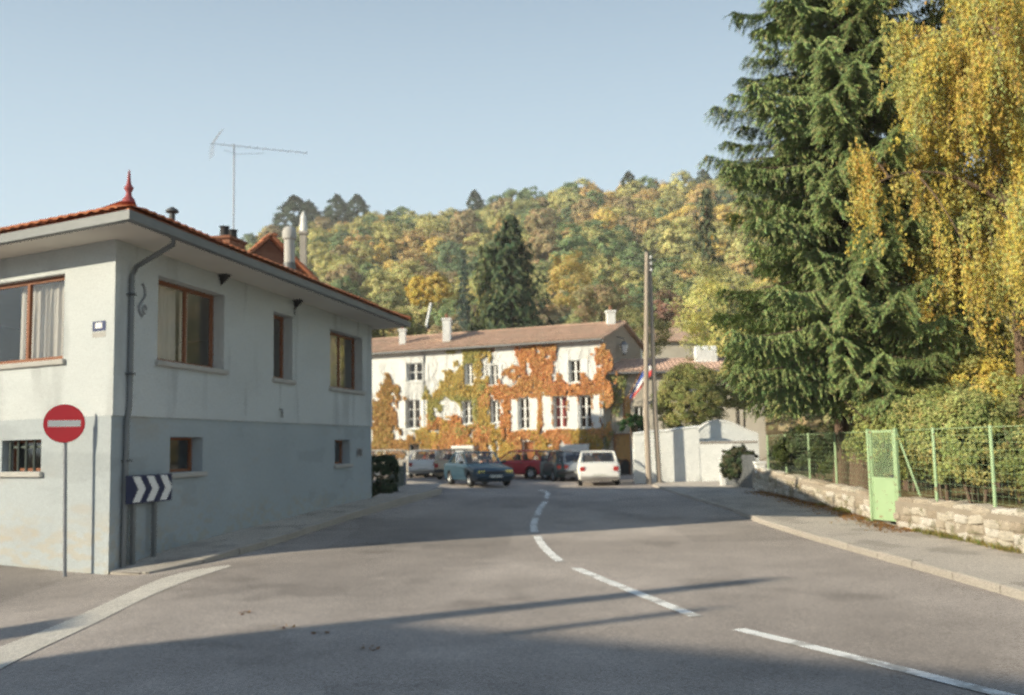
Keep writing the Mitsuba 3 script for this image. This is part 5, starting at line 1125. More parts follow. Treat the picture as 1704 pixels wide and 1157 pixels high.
def inst(key, group, x, y, z, s, rot, sz=None):
    scene[key] = {'type': 'instance', 'group': {'type': 'ref', 'id': group}, 'to_world': T().translate([float(x), float(y), float(z)]).rotate([0, 0, 1], float(rot)).scale([float(s), float(s), float(sz or s)])}
rng = np.random.default_rng(8); spots = []
row = 0; Yd = 128.0
while Yd < YR + 12:
    step = 5.8 if Yd < 220 else 6.6; a0, a1 = -0.30, 0.36; xw_ = np.arange(a0 * Yd, a1 * Yd, step * 1.02) + rng.uniform(0, step)
    for x in xw_:
        spots.append((x + rng.normal(0, 1.2), Yd + rng.normal(0, 1.8)))
    Yd += step * (1.15 if Yd < 220 else 1.75); row += 1
# the photograph's colours: which kinds of trees stand where (by direction and height on the slope)
def kind_at(x, y, r):
    a = x / y; t = (y - YB) / (YR - YB); q = meshkit.fbm(np.array([a * 9.0, t * 5.0, 1.0]), 3, 4) + r.normal(0, 0.13); g = meshkit.fbm(np.array([a * 7 + 4, t * 4.0, 7.0]), 3, 9) + r.normal(0, 0.14)
    if a < -0.06 and q > 0.50: return r.choice(['orange', 'gold', 'yellowgreen', 'russet'], p=[.32, .18, .36, .14])
    if q > 0.60: return r.choice(['gold', 'orange', 'yellowgreen', 'russet'], p=[.14, .28, .40, .18])
    if g > 0.56: return r.choice(['green', 'bluegreen', 'olive'], p=[.45, .3, .25])
    return r.choice(['olive', 'yellowgreen', 'green', 'russet'], p=[.36, .32, .2, .12])
vis = []
for x, y in spots:
    z = float(hill_z(x, y)); px, py = px_of([x, y, z + 6]); _, pyt = px_of([x, y, z + 9])
    hid = (px < 372) or (px > 1560) or (py > 600) or (px < 625 and py > 355 + (px - 215) * 0.39 + 30)
    vis.append(not hid)
print('hill trees', len(spots), sum(vis))
cnt = 0
for (x, y), ok in zip(spots, vis):
    if not ok: continue
    kd = kind_at(x, y, rng); g, hh = SRC[kd][rng.integers(2)]; s = rng.choice([0.55, 0.70, 0.84, 0.98, 1.15], p=[.16, .24, .28, .2, .12]) * rng.uniform(0.92, 1.08) * (0.9 if y < 200 else 1.0); cnt += 1
    if cnt > 296:
        inst(f'distant_wood__{cnt:03d}', g, x, y, float(hill_z(x, y)) - 0.4, s, rng.uniform(0, 360), s * rng.uniform(0.78, 1.12)); continue
    key = numbered('hillside_tree')
    inst(key, g, x, y, float(hill_z(x, y)) - 0.4, s, rng.uniform(0, 360), s * rng.uniform(0.78, 1.12)); px_, py_ = px_of([x, y, float(hill_z(x, y)) + 5])
    zn = 'low on' if py_ > 480 else 'halfway up' if py_ > 400 else 'high on'; zh = 'above the corner house roof' if px_ < 640 else 'left of the large dark conifer' if px_ < 790 else 'behind the large dark conifer' if px_ < 925 else 'left of the utility pole' if px_ < 1080 else 'right of the utility pole'
    L(key, f"{KINDS[kd][0].replace(' in the hillside wood', '')} {zn} the hillside {zh}", 'tree', f'{kd} trees {zn} the hillside {zh}')
L('distant_wood', 'distant mixed autumn wood along the upper slope and skyline', 'wood', kind='stuff')
# undergrowth that fills the wood: one mass
r = np.random.default_rng(4); n = 26000; yy = np.sqrt(r.uniform(112 ** 2, (YR + 10) ** 2, n)); xx = r.uniform(-0.30, 0.62, n) * yy; zz = hill_z(xx, yy); c = np.column_stack([xx, yy, zz + r.uniform(0.1, 2.2, n)])
nr = unit(r.normal(0, 0.6, c.shape) + [0, -0.5, 0.8]); a = unit(np.cross(nr, r.normal(0, 1, c.shape))); b = np.cross(nr, a); s = r.uniform(0.35, 0.95, (n, 1)); pal = [(0.32, 0.32, 0.15), (0.38, 0.33, 0.18), (0.46, 0.36, 0.19), (0.30, 0.31, 0.15), (0.44, 0.42, 0.19)]
m, C = leafmesh(c, a * s, b * s, pick(r, pal, n)); scene['undergrowth'] = mikit.ply(m, 'm_farleaf', color=C); L('undergrowth', 'brown and green undergrowth covering the wooded hillside', 'undergrowth', kind='stuff')
# pines standing on the skyline, by the photograph
PINES = [(489, 325, 395, 1.0, 'tall dark pine on the skyline, leftmost of the four on the left ridge'), (515, 334, 392, 0.85, 'dark pine on the skyline just right of the leftmost ridge pine'), (562, 323, 372, 0.9, 'dark pine on the skyline, third of the four on the left ridge'), (594, 323, 372, 0.8, 'dark pine on the skyline, fourth of the four on the left ridge'),
         (790, 316, 352, 0.6, 'small pointed dark conifer on the skyline above the middle of the wood'), (1046, 285, 318, 0.8, 'low dark pine on the skyline left of the big spruce'), (1170, 281, 312, 0.8, 'dark pine on the skyline touching the branches of the big spruce'), (1212, 275, 312, 1.5, 'broad dark pine on the skyline partly behind the big spruce')]
for px, pt, pb, w, lab in PINES:
    Yp_ = 372.0; a, b = at(px, pt, Yp_), at(px, pb, Yp_); h = (a[2] - b[2]) * 1.25; s = h / 14; key = thing('ridge_pine', lab, 'tree'); inst(key, 'source_pine', a[0], Yp_, a[2] - h, s * (0.62 + 0.38 * w) * 1.75, rng.uniform(0, 360), s)

def conifer(name, label, px, Y, H, R, z0, seed, pal, zg=0.0, whorl=0.45, per=9, twig=0.10, leaf=0.09, **kw):
    r = np.random.default_rng(seed); K = thing(name, label, 'tree'); p = at(px, 700, Y); c, u, v, col, br = conifer_arrays(r, H, R, z0, whorl, per, twig, leaf, pal, **kw)
    m, C = leafmesh(c + [p[0], Y, zg], u, v, col); add('foliage', m, 'm_needle', K, color=C)
    b = cat_(br); b.apply_translation([p[0], Y, zg]); add('branches', b, 'm_twig', K); L(K + '__branches', kind='stuff')
    z = np.linspace(-0.3, H, 10); tr = tube(np.column_stack([p[0] + 0.05 * np.sin(z), Y + 0.04 * np.cos(z * 0.7), z + zg]), np.linspace(0.012 * H + 0.06, 0.02, 10) * np.r_[1.3, np.ones(9)], 12); add('trunk', tr, 'm_bark', K, smooth=60); return K, len(c)
tot = 0
# dark conifers standing behind the creeper-covered house
q = at(852, 360, 84.0); k, n = conifer('dark_conifer', 'large dark conifer rising right behind the roof of the creeper-covered house', 856, 84.0, q[2] + 0.2, 5.5, 0.6, 21, DARKPAL + [(0.12, 0.145, 0.07)], whorl=0.6, per=13, twig=0.22, leaf=0.34, droop=0.18, prof=0.60, wid=0.4, maxtw=1.0); tot += n
q = at(806, 405, 88.0); k, n = conifer('dark_conifer', 'smaller blunt dark conifer against the left flank of the large dark conifer', 812, 88.0, q[2], 3.0, 0.6, 22, [(0.11, 0.14, 0.07), (0.13, 0.155, 0.075)], whorl=0.8, per=10, twig=0.34, leaf=0.34, droop=0.15, prof=0.6, maxtw=0.9); tot += n
q = at(775, 428, 150.0); k, n = conifer('dark_conifer', 'slim bluish conifer in the wood left of the large dark conifer', 775, 150.0, q[2] - float(hill_z(at(775, 428, 150)[0], 150)), 2.6, 0.6, 23, [(0.08, 0.12, 0.09), (0.10, 0.135, 0.10)], zg=float(hill_z(at(775, 428, 150)[0], 150)), whorl=1.0, per=9, twig=0.5, leaf=0.45, droop=0.15, prof=0.9, maxtw=1.0); tot += n
q = at(1194, 303, 96.0); k, n = conifer('dark_conifer', 'tall greyish spruce far behind the left branches of the big spruce', 1190, 96.0, q[2], 4.0, 2.0, 24, [(0.10, 0.13, 0.085), (0.13, 0.155, 0.095), (0.16, 0.17, 0.10)], whorl=0.8, per=9, twig=0.36, leaf=0.36, droop=0.28, prof=0.75, maxtw=1.0); tot += n
# the big spruce and its neighbour
k, n = conifer('spruce_tree', 'huge spruce with drooping green branches leaning over the street from behind the green fence', 1437, 24.2, 23.0, 3.65, 2.5, 31, SPAL, zg=0.45, whorl=0.40, per=11, twig=0.016, leaf=0.058, wid=0.34, hang=0.6, lowr=0.2, top_cut=13.5, droop=0.21, tipup=0.14, prof=0.80, maxtw=0.62); tot += n
k, n = conifer('spruce_tree', 'second narrower spruce close behind the left side of the huge spruce', 1398, 26.0, 13.0, 2.5, 3.6, 32, SPAL, zg=0.45, whorl=0.6, per=7, twig=0.035, leaf=0.105, wid=0.42, droop=0.34, tipup=0.14, prof=0.8); tot += n
print('conifer leaves', tot)
# cones hanging in the spruce: warm brown spots
# golden birch
def birch(label, px, Y, zg, H, rx, zc, rz, seed, pal, strands, per, leaf):
    r = np.random.default_rng(seed); K = thing('birch_tree', label, 'tree'); p = at(px, 700, Y); o = np.array([p[0], Y, zg])
    tm, top_ = trunk_mesh(H * 0.75, 0.17, 0.05, r, 0.02, 10); tm.apply_translation(o); add('trunk', tm, 'm_bark', K, smooth=60)
    lb, tips = [], []
    for i in range(34):
        z = r.uniform(0.13, 0.75) * H; a = r.uniform(0, 6.28); d = unit(np.array([math.cos(a), math.sin(a), r.uniform(0.5, 1.3)])); ln = rx * r.uniform(0.7, 1.25) * (0.98 + 0.26 * z / H)
        s = np.linspace(0, 1, 7); P = np.array([0, 0, z]) + d * (ln * s)[:, None] + np.array([0, 0, -0.45]) * (ln * s ** 2.4)[:, None]; lb.append(tube(P + o, np.linspace(0.055, 0.012, 7), 5)); 
        for q in s[2:]: tips.append(np.array([np.interp(q, s, P[:, k]) for k in range(3)]))
        for _ in range(3):
            q = r.uniform(0.35, 0.9); b0 = np.array([np.interp(q, s, P[:, k]) for k in range(3)]); d2_ = unit(d + r.normal(0, 0.8, 3)); l2 = ln * 0.45; P2 = b0 + d2_ * (l2 * s)[:, None] + np.array([0, 0, -0.5]) * (l2 * s ** 2)[:, None]; lb.append(tube(P2 + o, np.linspace(0.022, 0.006, 7), 4)); tips += list(P2[2:])
    L(add('limbs', cat_(lb), 'm_twig', K), kind='stuff')
    tips = np.array(tips); cs, cc, us, vs, tw = [], [], [], [], []
    for i in range(strands):
        b0 = tips[r.integers(len(tips))] + r.normal(0, 0.12, 3); ln = r.uniform(0.5, 1.9); k = int(per * ln); q = r.uniform(0, 1, k); sw = r.normal(0, 0.22, 2)
        c = b0 + np.column_stack([sw[0] * q ** 2, sw[1] * q ** 2, -ln * q]) + r.normal(0, 0.05, (k, 3)); cs.append(c); cc.append(np.clip(pick(r, [pal[r.integers(len(pal))]], k, 0.08), 0.004, 0.9)); ax_ = unit(np.tile([0, 0, -1.0], (k, 1)) + r.normal(0, 0.45, (k, 3))); us.append(ax_); vs.append(unit(np.cross(ax_, r.normal(0, 1, (k, 3)))))
        if i % 3 == 0: tw.append(tube(np.array([b0, b0 + [sw[0] * 0.25, sw[1] * 0.25, -ln * 0.5], b0 + [sw[0], sw[1], -ln]]) + o, 0.004, 3, False))
    c, u, v, col = np.vstack(cs), np.vstack(us), np.vstack(vs), np.vstack(cc); keep = c[:, 2] > 0.5; s = leaf * r.uniform(0.7, 1.3, (len(c), 1)); m, C = leafmesh((c + o)[keep], (u * s)[keep], (v * s * 0.55)[keep], col[keep]); add('foliage', m, 'm_leaf', K, color=C); L(add('twigs', cat_(tw), 'm_twig', K), kind='stuff'); print('birch', len(c))
YEL = [(0.666, 0.544, 0.148), (0.710, 0.568, 0.135), (0.599, 0.534, 0.172), (0.511, 0.522, 0.197), (0.644, 0.450, 0.123), (0.466, 0.485, 0.185)]
birch('golden yellow weeping birch filling the right edge above the hedge', 1705, 21.5, 0.45, 15.5, 2.9, 7.5, 5, 41, YEL, 3000, 70, 0.038)
birch('taller golden birch farther back at the right edge of the picture', 1840, 24.5, 0.45, 16.0, 3.4, 7.5, 5, 42, YEL, 1500, 58, 0.043)
# shrubs
def shrub(name, label, px, py0, py1, Y, rx, pal, seed, zg, clumps=70, per=60, leaf=0.06, cat='shrub', ry=None, cl=0.26, bottom=-0.6, stem=True, boxy=1.0):
    r = np.random.default_rng(seed); K = thing(name, label, cat); a, b = at(px, py0, Y), at(px, py1, Y); z0, z1 = max(zg, b[2]), a[2]; rz = (z1 - z0) / 2
    c, u, v, col = crown(r, rx, ry or rx, rz, clumps, per, leaf, pal, cl, bottom); q_ = np.array([rx, ry or rx, rz]); c = c if boxy == 1 else np.sign(c) * np.abs(c / q_) ** boxy * q_
    c = c + [a[0], Y, (z0 + z1) / 2]; kp = c[:, 2] > zg - 0.05; m, C = leafmesh(c[kp], u[kp], v[kp], col[kp]); add('foliage', m, 'm_leaf', K, color=C)
    st = []
    for i in range(5): d = r.normal(0, 0.25, 2); st.append(tube([[a[0] + d[0] * 0.3, Y + d[1] * 0.3, zg - 0.2], [a[0] + d[0], Y + d[1], (z0 + z1) / 2], [a[0] + d[0] * 2.2, Y + d[1] * 2.2, z0 + (z1 - z0) * 0.8]], [0.035, 0.03, 0.012], 6))
    for s_ in st: add('stem', s_, 'm_twig', K)
    return K
PALE = [(0.397, 0.432, 0.161), (0.434, 0.453, 0.179), (0.340, 0.390, 0.142), (0.454, 0.421, 0.161), (0.284, 0.339, 0.123)]
shrub('garden_shrub', 'tall pale yellow-green shrub behind the fence right of the green gate', 1565, 636, 850, 19.6, 0.92, PALE, 51, 0.45, 190, 130, 0.036)
shrub('garden_shrub', 'darker green shrub behind the fence at the right edge', 1690, 676, 850, 18.6, 0.85, [(0.16, 0.20, 0.085), (0.19, 0.225, 0.09), (0.24, 0.25, 0.10)], 52, 0.45, 80, 80, 0.045)
shrub('garden_shrub', 'yellow shrub in the gap below the birch', 1650, 600, 760, 22.5, 1.3, YEL[:3] + PALE[:2], 53, 0.45, 140, 120, 0.04)
shrub('garden_shrub', 'yellow-green shrub filling the fence at the far right edge', 1790, 650, 850, 17.5, 1.0, PALE, 59, 0.45, 120, 110, 0.036)
shrub('garden_shrub', 'bushy yellow-green shrub behind the fence between the two posts at the right', 1618, 650, 850, 18.9, 0.8, PALE, 63, 0.45, 150, 120, 0.036)
shrub('garden_shrub', 'pale shrub farther back above the green gate', 1500, 640, 790, 23.5, 1.3, PALE, 64, 0.45, 150, 120, 0.042)
shrub('low_hedge', 'dark green low hedge behind the fence under the big spruce', 1352, 712, 790, 29.5, 1.25, [(0.09, 0.125, 0.065), (0.12, 0.15, 0.07), (0.07, 0.09, 0.03)], 54, 0.45, 90, 70, 0.055, 'hedge', ry=0.7)
shrub('low_hedge', 'dark green hedge behind the tree trunks left of the green gate', 1425, 705, 800, 27.0, 1.25, [(0.09, 0.125, 0.065), (0.12, 0.15, 0.07), (0.08, 0.095, 0.03)], 55, 0.45, 80, 70, 0.05, 'hedge', ry=0.7)
shrub('round_tree', 'rounded olive green tree behind the white garden wall beside the utility pole', 1143, 606, 730, 48.8, 1.62, [(0.31, 0.325, 0.12), (0.35, 0.35, 0.13), (0.27, 0.295, 0.11), (0.38, 0.36, 0.14)], 56, 0.1, 420, 75, 0.06, 'tree', bottom=-1.0, cl=0.17)
shrub('round_tree', 'loose yellow-green tree between the rounded tree and the big spruce', 1226, 596, 690, 50.5, 1.5, [(0.38, 0.36, 0.13), (0.42, 0.38, 0.14), (0.30, 0.30, 0.11)], 57, 0.1, 80, 90, 0.085, 'tree', bottom=-0.85)
shrub('dark_bush', 'dark clipped bush against the far end of the corner house', 632, 758, 832, 31.2, 0.50, [(0.05, 0.075, 0.045), (0.065, 0.09, 0.05)], 58, 0.2, 160, 70, 0.05, 'bush', ry=0.9, bottom=-1.0, cl=0.2, boxy=0.45)
shrub('potted_bush', 'small dark green bush hanging over the left end of the white garden wall', 1054, 690, 728, 44.6, 0.62, [(0.035, 0.075, 0.03), (0.045, 0.09, 0.035)], 60, 1.7, 50, 60, 0.06, 'bush')
shrub('climber', 'dark dense climber draped over the slatted gate at the far end of the stone wall', 1230, 744, 800, 36.3, 0.66, [(0.07, 0.10, 0.055), (0.09, 0.12, 0.06), (0.12, 0.12, 0.07)], 61, 0.15, 200, 60, 0.05, 'climbing plant', ry=0.4, cl=0.2, bottom=-0.95)
for i, (px, y0, y1, Y, rx, pal, lab) in enumerate([
        (1200, 455, 620, 66, 3.0, [(0.66, 0.62, 0.22), (0.70, 0.65, 0.23), (0.60, 0.58, 0.21)], 'bright yellow-green tree behind the pink roof beside the big spruce'),
        (1255, 520, 680, 60, 2.6, [(0.64, 0.58, 0.21), (0.68, 0.60, 0.21), (0.54, 0.52, 0.19)], 'yellow-green tree close behind the left side of the big spruce'),
        (1170, 430, 600, 74, 2.2, [(0.56, 0.54, 0.23), (0.52, 0.51, 0.22)], 'pale green tree rising behind the bright yellow-green tree'),
        (1112, 480, 590, 90, 2.2, [(0.36, 0.22, 0.17), (0.40, 0.24, 0.18), (0.34, 0.26, 0.17)], 'dull reddish shrub above the pink roof right of the pole'),
        (1062, 505, 600, 76, 2.2, [(0.27, 0.28, 0.13), (0.32, 0.30, 0.14)], 'olive bush behind the gable of the creeper-covered house'),
        (1000, 470, 540, 105, 3.2, [(0.42, 0.30, 0.19), (0.40, 0.32, 0.18), (0.34, 0.31, 0.16)], 'brownish bush above the roof ridge near the right chimney'),
        (948, 420, 520, 120, 2.8, [(0.58, 0.45, 0.17), (0.6, 0.47, 0.17), (0.52, 0.43, 0.17)], 'round golden tree just right of the large dark conifer'),
        (700, 462, 512, 128, 1.7, [(0.68, 0.53, 0.14), (0.72, 0.57, 0.15)], 'small bright yellow tree left of the large dark conifer'),
        (728, 455, 510, 126, 1.6, [(0.64, 0.50, 0.15), (0.6, 0.47, 0.15)], 'second small yellow tree touching the bright yellow one'),
        (640, 520, 572, 96, 3.4, [(0.30, 0.30, 0.12), (0.34, 0.32, 0.13)], 'olive bush showing above the left end of the old tiled roof')]):
    shrub('slope_tree' if 'tree' in lab else 'slope_bush', lab, px, y0, y1, Y, rx, pal, 70 + i, max(0.0, at(px, y1, Y)[2]) if Y > 70 else 0.0, 70, 60, 0.11 if Y < 80 else 0.17, 'tree' if 'tree' in lab else 'bush', bottom=-0.85)
# leaning pale trunk and mast
LT_ = thing('bare_leaning_trunk', 'pale thin leaning trunk standing below the yellow trees', 'tree trunk'); add('trunk', tube([at(709, 545, 118), at(717, 505, 119)], 0.16, 7), 'm_shutter', LT_)
# white statue on its column
ST = thing('white_statue', 'white robed statue on a pale column on the hillside behind the flue pipe', 'statue'); Ys = 92.0; sb, stp = at(505, 386, Ys), at(506.5, 352, Ys); hs = stp[2] - sb[2]
body_ = lathe([(0, 0), (0.30, 0), (0.33, 0.1), (0.27, 0.45), (0.22, 0.62), (0.26, 0.74), (0.20, 0.82), (0.09, 0.85), (0.13, 0.90), (0.12, 0.96), (0.05, 1.0), (0, 1.0)], 18); body_.vertices[:, 2] *= hs; body_.vertices[:, :2] *= hs / 1.75; body_.apply_translation(sb); add('figure', body_, 'm_shutter', ST, smooth=50)
for w_ in (-1, 1): add('arm', tube([sb + [w_ * 0.20, 0, hs * 0.74], sb + [w_ * 0.27, -0.08, hs * 0.58], sb + [w_ * 0.06, -0.30, hs * 0.62]], 0.06, 8), 'm_shutter', ST, smooth=60)
pe = at(505, 418, Ys); hgt = sb[2]; add('pedestal', cat_([bx(sb[0] - 0.42, sb[0] + 0.42, Ys - 0.42, Ys + 0.42, hgt - 0.28, hgt - 0.003, 0.03), bx(sb[0] - 0.28, sb[0] + 0.28, Ys - 0.28, Ys + 0.28, 0.0, hgt - 0.283)]), 'm_concrete', ST)

# --- autumn creeper on the long house
def crop5(pts): return [(600 + x / 3.5065, 500 + y / 3.5065) for x, y in pts]
def fpoly(pts): return Polygon([tuple(ih(*p)) for p in crop5(pts)]).buffer(0)
ORG = [(0.66, 0.33, 0.14), (0.70, 0.38, 0.16), (0.62, 0.29, 0.14), (0.68, 0.43, 0.18), (0.58, 0.30, 0.14)]; RST = [(0.50, 0.29, 0.13), (0.55, 0.34, 0.14), (0.45, 0.27, 0.12), (0.48, 0.36, 0.14)]
OCH = [(0.58, 0.42, 0.13), (0.62, 0.45, 0.14), (0.50, 0.38, 0.13), (0.60, 0.34, 0.10), (0.46, 0.38, 0.13)]; GRN = [(0.44, 0.42, 0.16), (0.52, 0.46, 0.17), (0.38, 0.38, 0.15), (0.58, 0.46, 0.16), (0.56, 0.41, 0.15)]
VINES = [('orange creeper spreading between the upper and lower windows at the right of the long house', ORG, 760, [[(1000, 240), (1130, 240), (1120, 330), (1110, 440), (1200, 470), (1300, 480), (1440, 430), (1445, 480), (1400, 530), (1300, 550), (1060, 560), (1050, 800), (1000, 770), (1040, 700), (1040, 600), (990, 560), (880, 560), (740, 590), (730, 500), (870, 490), (900, 420), (990, 470), (1010, 430), (940, 330), (940, 290)], [(1390, 225), (1452, 225), (1452, 430), (1410, 430), (1400, 360), (1370, 330)], [(800, 580), (880, 570), (880, 770), (810, 770)], [(1050, 500), (1430, 500), (1430, 572), (1050, 576)], [(1026, 556), (1068, 556), (1068, 775), (1026, 775)], [(868, 520), (1050, 510), (1050, 580), (876, 584)]]),
         ('thick orange and ochre creeper band under the lower windows of the long house', ORG + OCH, 800, [[(560, 690), (780, 745), (880, 770), (1050, 775), (1425, 757), (1425, 900), (1350, 900), (1340, 838), (1180, 842), (1110, 900), (1040, 900), (1020, 825), (950, 830), (945, 940), (800, 930), (790, 850), (680, 858), (540, 862), (420, 900), (380, 820), (400, 710)]]),
         ('yellow-green creeper climbing to the eaves in the middle of the long house', GRN + OCH[:1], 560, [[(550, 262), (740, 252), (700, 320), (700, 420), (750, 500), (750, 610), (740, 745), (590, 740), (590, 600), (520, 545), (480, 545), (515, 430), (590, 380), (610, 310)], [(390, 565), (500, 545), (450, 600), (405, 720), (330, 770), (300, 760), (380, 740)]]),
         ('rusty creeper on the left end of the long house beside the corner house', RST, 700, [[(160, 470), (215, 600), (212, 700), (190, 780), (250, 830), (300, 800), (400, 830), (400, 900), (260, 905), (180, 940), (60, 940), (60, 780), (75, 590), (125, 515)]])]
winpoly = unary_union([sbox(o[0] - 0.05, o[2] - 0.05, o[1] + 0.05, o[3] + 0.05) for o in up_wins + lo_wins + doors]); shut = unary_union([sbox(*(lambda s: (s[0], s[2], s[1], s[3]))(sh(*q))) for q in [(662, 675.5, 666, 713), (699.5, 712.5, 665, 712), (850, 862.5, 663, 716), (881.5, 896, 662, 717), (902, 920.5, 659, 716), (944.5, 963, 658, 715), (985.5, 1000, 656, 714)]]); awn = unary_union([sbox(o[0], o[2] - 0.1, o[1], o[3] + 0.02) for o in gnd])
blocked = winpoly.union(shut.buffer(-0.02)).union(awn)
for i, (lab, pal, dens, polys) in enumerate(VINES):
    r = np.random.default_rng(90 + i); K = thing('creeper', lab, 'climbing plant'); cs, cc = [], []
    reg = unary_union([fpoly(p) for p in polys]); x0, y0, x1, y1 = reg.buffer(0.45).bounds; y0 = max(y0, 0.15); n = int((x1 - x0) * (y1 - y0) * dens)
    uu, zz = r.uniform(x0, x1, n), r.uniform(y0, min(y1, zEi - 0.05), n); pts_ = shapely.points(uu, zz); dd = shapely.distance(pts_, reg.boundary) * np.where(shapely.contains(reg, pts_), 1, -1)
    pt3 = np.stack([uu * 2.1, zz * 1.5, uu * 0], -1); nz_ = meshkit.fbm(pt3 + i * 7, 4, 3); keep = (dd + (nz_ - (0.42 if i == 0 else 0.39)) * 2.1 > 0.0) & ~shapely.contains(blocked, pts_) & (meshkit.noise(np.stack([uu * 5, zz * 3, uu * 0], -1), 8) > 0.16 + 0.22 * np.clip(0.5 - dd, 0, 1))
    u_, z_ = uu[keep], zz[keep]; dp = 0.02 + 0.15 * r.uniform(0, 1, len(u_)) ** 1.3 * (0.45 + 1.0 * meshkit.noise(np.stack([u_ * 1.7, z_ * 1.7, u_ * 0], -1), 5))
    c = IF.O + IF.u * u_[:, None] + np.array([0, 0, 1.0]) * z_[:, None] + IF.n * dp[:, None]; nn_ = unit(IF.n + r.normal(0, 0.45, c.shape) + [0, 0, 0.35]); dn = unit(np.cross(np.cross(nn_, [0, 0, -1.0]), nn_) + r.normal(0, 0.3, c.shape)); sd = np.cross(nn_, dn); s = r.uniform(0.038, 0.078, (len(c), 1))
    patch = (meshkit.noise(np.stack([u_ * 1.2, z_ * 1.2, u_ * 0], -1), 11) * len(pal) * 0.999 + r.normal(0, 0.6, len(u_))).astype(int) % len(pal); col = np.clip(np.array(pal)[patch] * (1 + r.normal(0, 0.18, (len(u_), 1))), 0.004, 0.9)
    m, C = leafmesh(c, dn * s * 1.25, sd * s, col); add('leaves', m, 'm_leaf', K, color=C)
    st = []
    for j in range(26 if i < 3 else 10):
        a = r.uniform(x0 + 0.3, x1 - 0.3); z = 0.1; P = [[a, z]]
        while z < min(y1 + 0.3, zEi - 0.3) and len(P) < 22: a += r.normal(0, 0.16); z += r.uniform(0.25, 0.45); P.append([a, z])
        ok_ = [q for q in P if not blocked.buffer(0.03).contains(Point(*q))]
        if len(ok_) > 3: st.append(tube([IF.w(q[0], q[1], 0.02) for q in ok_], np.linspace(0.014, 0.004, len(ok_)), 4, False))
    L(add('stems', cat_(st), 'm_twig', K), kind='stuff')
K = thing('creeper', 'green creeper hanging at the corner between the long house and the low cream house', 'climbing plant'); r = np.random.default_rng(97); px_ = np.array([(1005, 640), (1022, 618), (1040, 625), (1034, 660), (1024, 690), (1012, 740), (1006, 745), (1003, 700)]); reg = Polygon([tuple(ah(*q)) for q in px_]).buffer(0.1); x0, y0, x1, y1 = reg.bounds; n = 3000; uu, zz = r.uniform(max(x0, 0.02), x1, n), r.uniform(y0, min(y1, zEa - 0.1), n); kp = shapely.contains(reg, shapely.points(uu, zz)) & (meshkit.fbm(np.stack([uu * 3, zz * 2, uu * 0], -1), 3, 2) > 0.42); uu, zz = uu[kp], zz[kp]
c = AF.O + AF.u * uu[:, None] + np.array([0, 0, 1.0]) * zz[:, None] + AF.n * (0.04 + 0.3 * r.uniform(0, 1, (len(uu), 1))); nn_ = unit(AF.n + r.normal(0, 0.5, c.shape)); dn = unit(np.cross(np.cross(nn_, [0, 0, -1.0]), nn_) + r.normal(0, 0.3, c.shape)); s = r.uniform(0.05, 0.1, (len(c), 1)); m, C = leafmesh(c, dn * s * 1.25, np.cross(nn_, dn) * s, pick(r, [(0.28, 0.32, 0.14), (0.34, 0.36, 0.15), (0.46, 0.4, 0.15)], len(c))); add('leaves', m, 'm_leaf', K, color=C)
add('stem', tube([AF.w(0.25, 0.0, 0.03), AF.w(0.2, 1.5, 0.04), AF.w(0.4, 3.0, 0.04), AF.w(0.7, 4.6, 0.04)], [0.03, 0.025, 0.02, 0.008], 6), 'm_twig', K)
# grass and fallen leaves along the foot of the stone wall
r = np.random.default_rng(17); n = 5200; y = r.uniform(10, 25.5, n); x = np.interp(y, wl[:, 1], wl[:, 0]) + 0.03 - np.abs(r.normal(0, 0.09, n)) * (0.4 + 1.5 * meshkit.noise(np.stack([y * 0.9, y * 0, y * 0], -1), 3)); kp = meshkit.noise(np.stack([y * 1.1, y * 0 + 3, y * 0], -1), 6) > 0.35; x, y = x[kp], y[kp]; n = len(x); h = r.uniform(0.03, 0.12, (n, 1)); c = np.column_stack([x, y, zright(x, y)]) + np.column_stack([np.zeros((n, 2)), h[:, 0] * 0.5]); up_ = unit(np.column_stack([r.normal(-0.2, 0.35, n), r.normal(0, 0.35, n), np.ones(n)])); sd = unit(np.cross(up_, r.normal(0, 1, (n, 3))))
m, C = leafmesh(c, up_ * h * 0.6, sd * 0.008, pick(r, [(0.16, 0.19, 0.05), (0.25, 0.22, 0.07), (0.3, 0.24, 0.09)], n)); scene['verge_grass'] = mikit.ply(m, 'm_leaf', color=C); L('verge_grass', 'sparse grass growing at the foot of the stone wall', 'grass', kind='stuff')
def litter(key, lab, x, y, zf_, r, pal, size=0.035):
    n = len(x); c = np.column_stack([x, y, zf_(x, y) + 0.012 + r.uniform(0, 0.012, n)]); nn_ = unit(np.column_stack([r.normal(0, 0.3, n), r.normal(0, 0.3, n), np.ones(n)])); a = unit(np.cross(nn_, r.normal(0, 1, (n, 3)))); s = size * r.uniform(0.6, 1.3, (n, 1)); m, C = leafmesh(c, a * s, np.cross(nn_, a) * s * 0.65, pick(r, pal, n)); scene[key] = mikit.ply(m, 'm_leaf', color=C); L(key, lab, 'leaves', kind='stuff')
n = 2600; y = r.uniform(17.5, 33, n); x = np.interp(y, wl[:, 1], wl[:, 0]) - 0.02 - np.abs(r.normal(0, 0.28, n)); litter('fallen_leaves', 'orange-brown fallen leaves drifted along the stone wall', x, y, zright, r, [(0.30, 0.14, 0.04), (0.36, 0.19, 0.06), (0.22, 0.11, 0.04)])
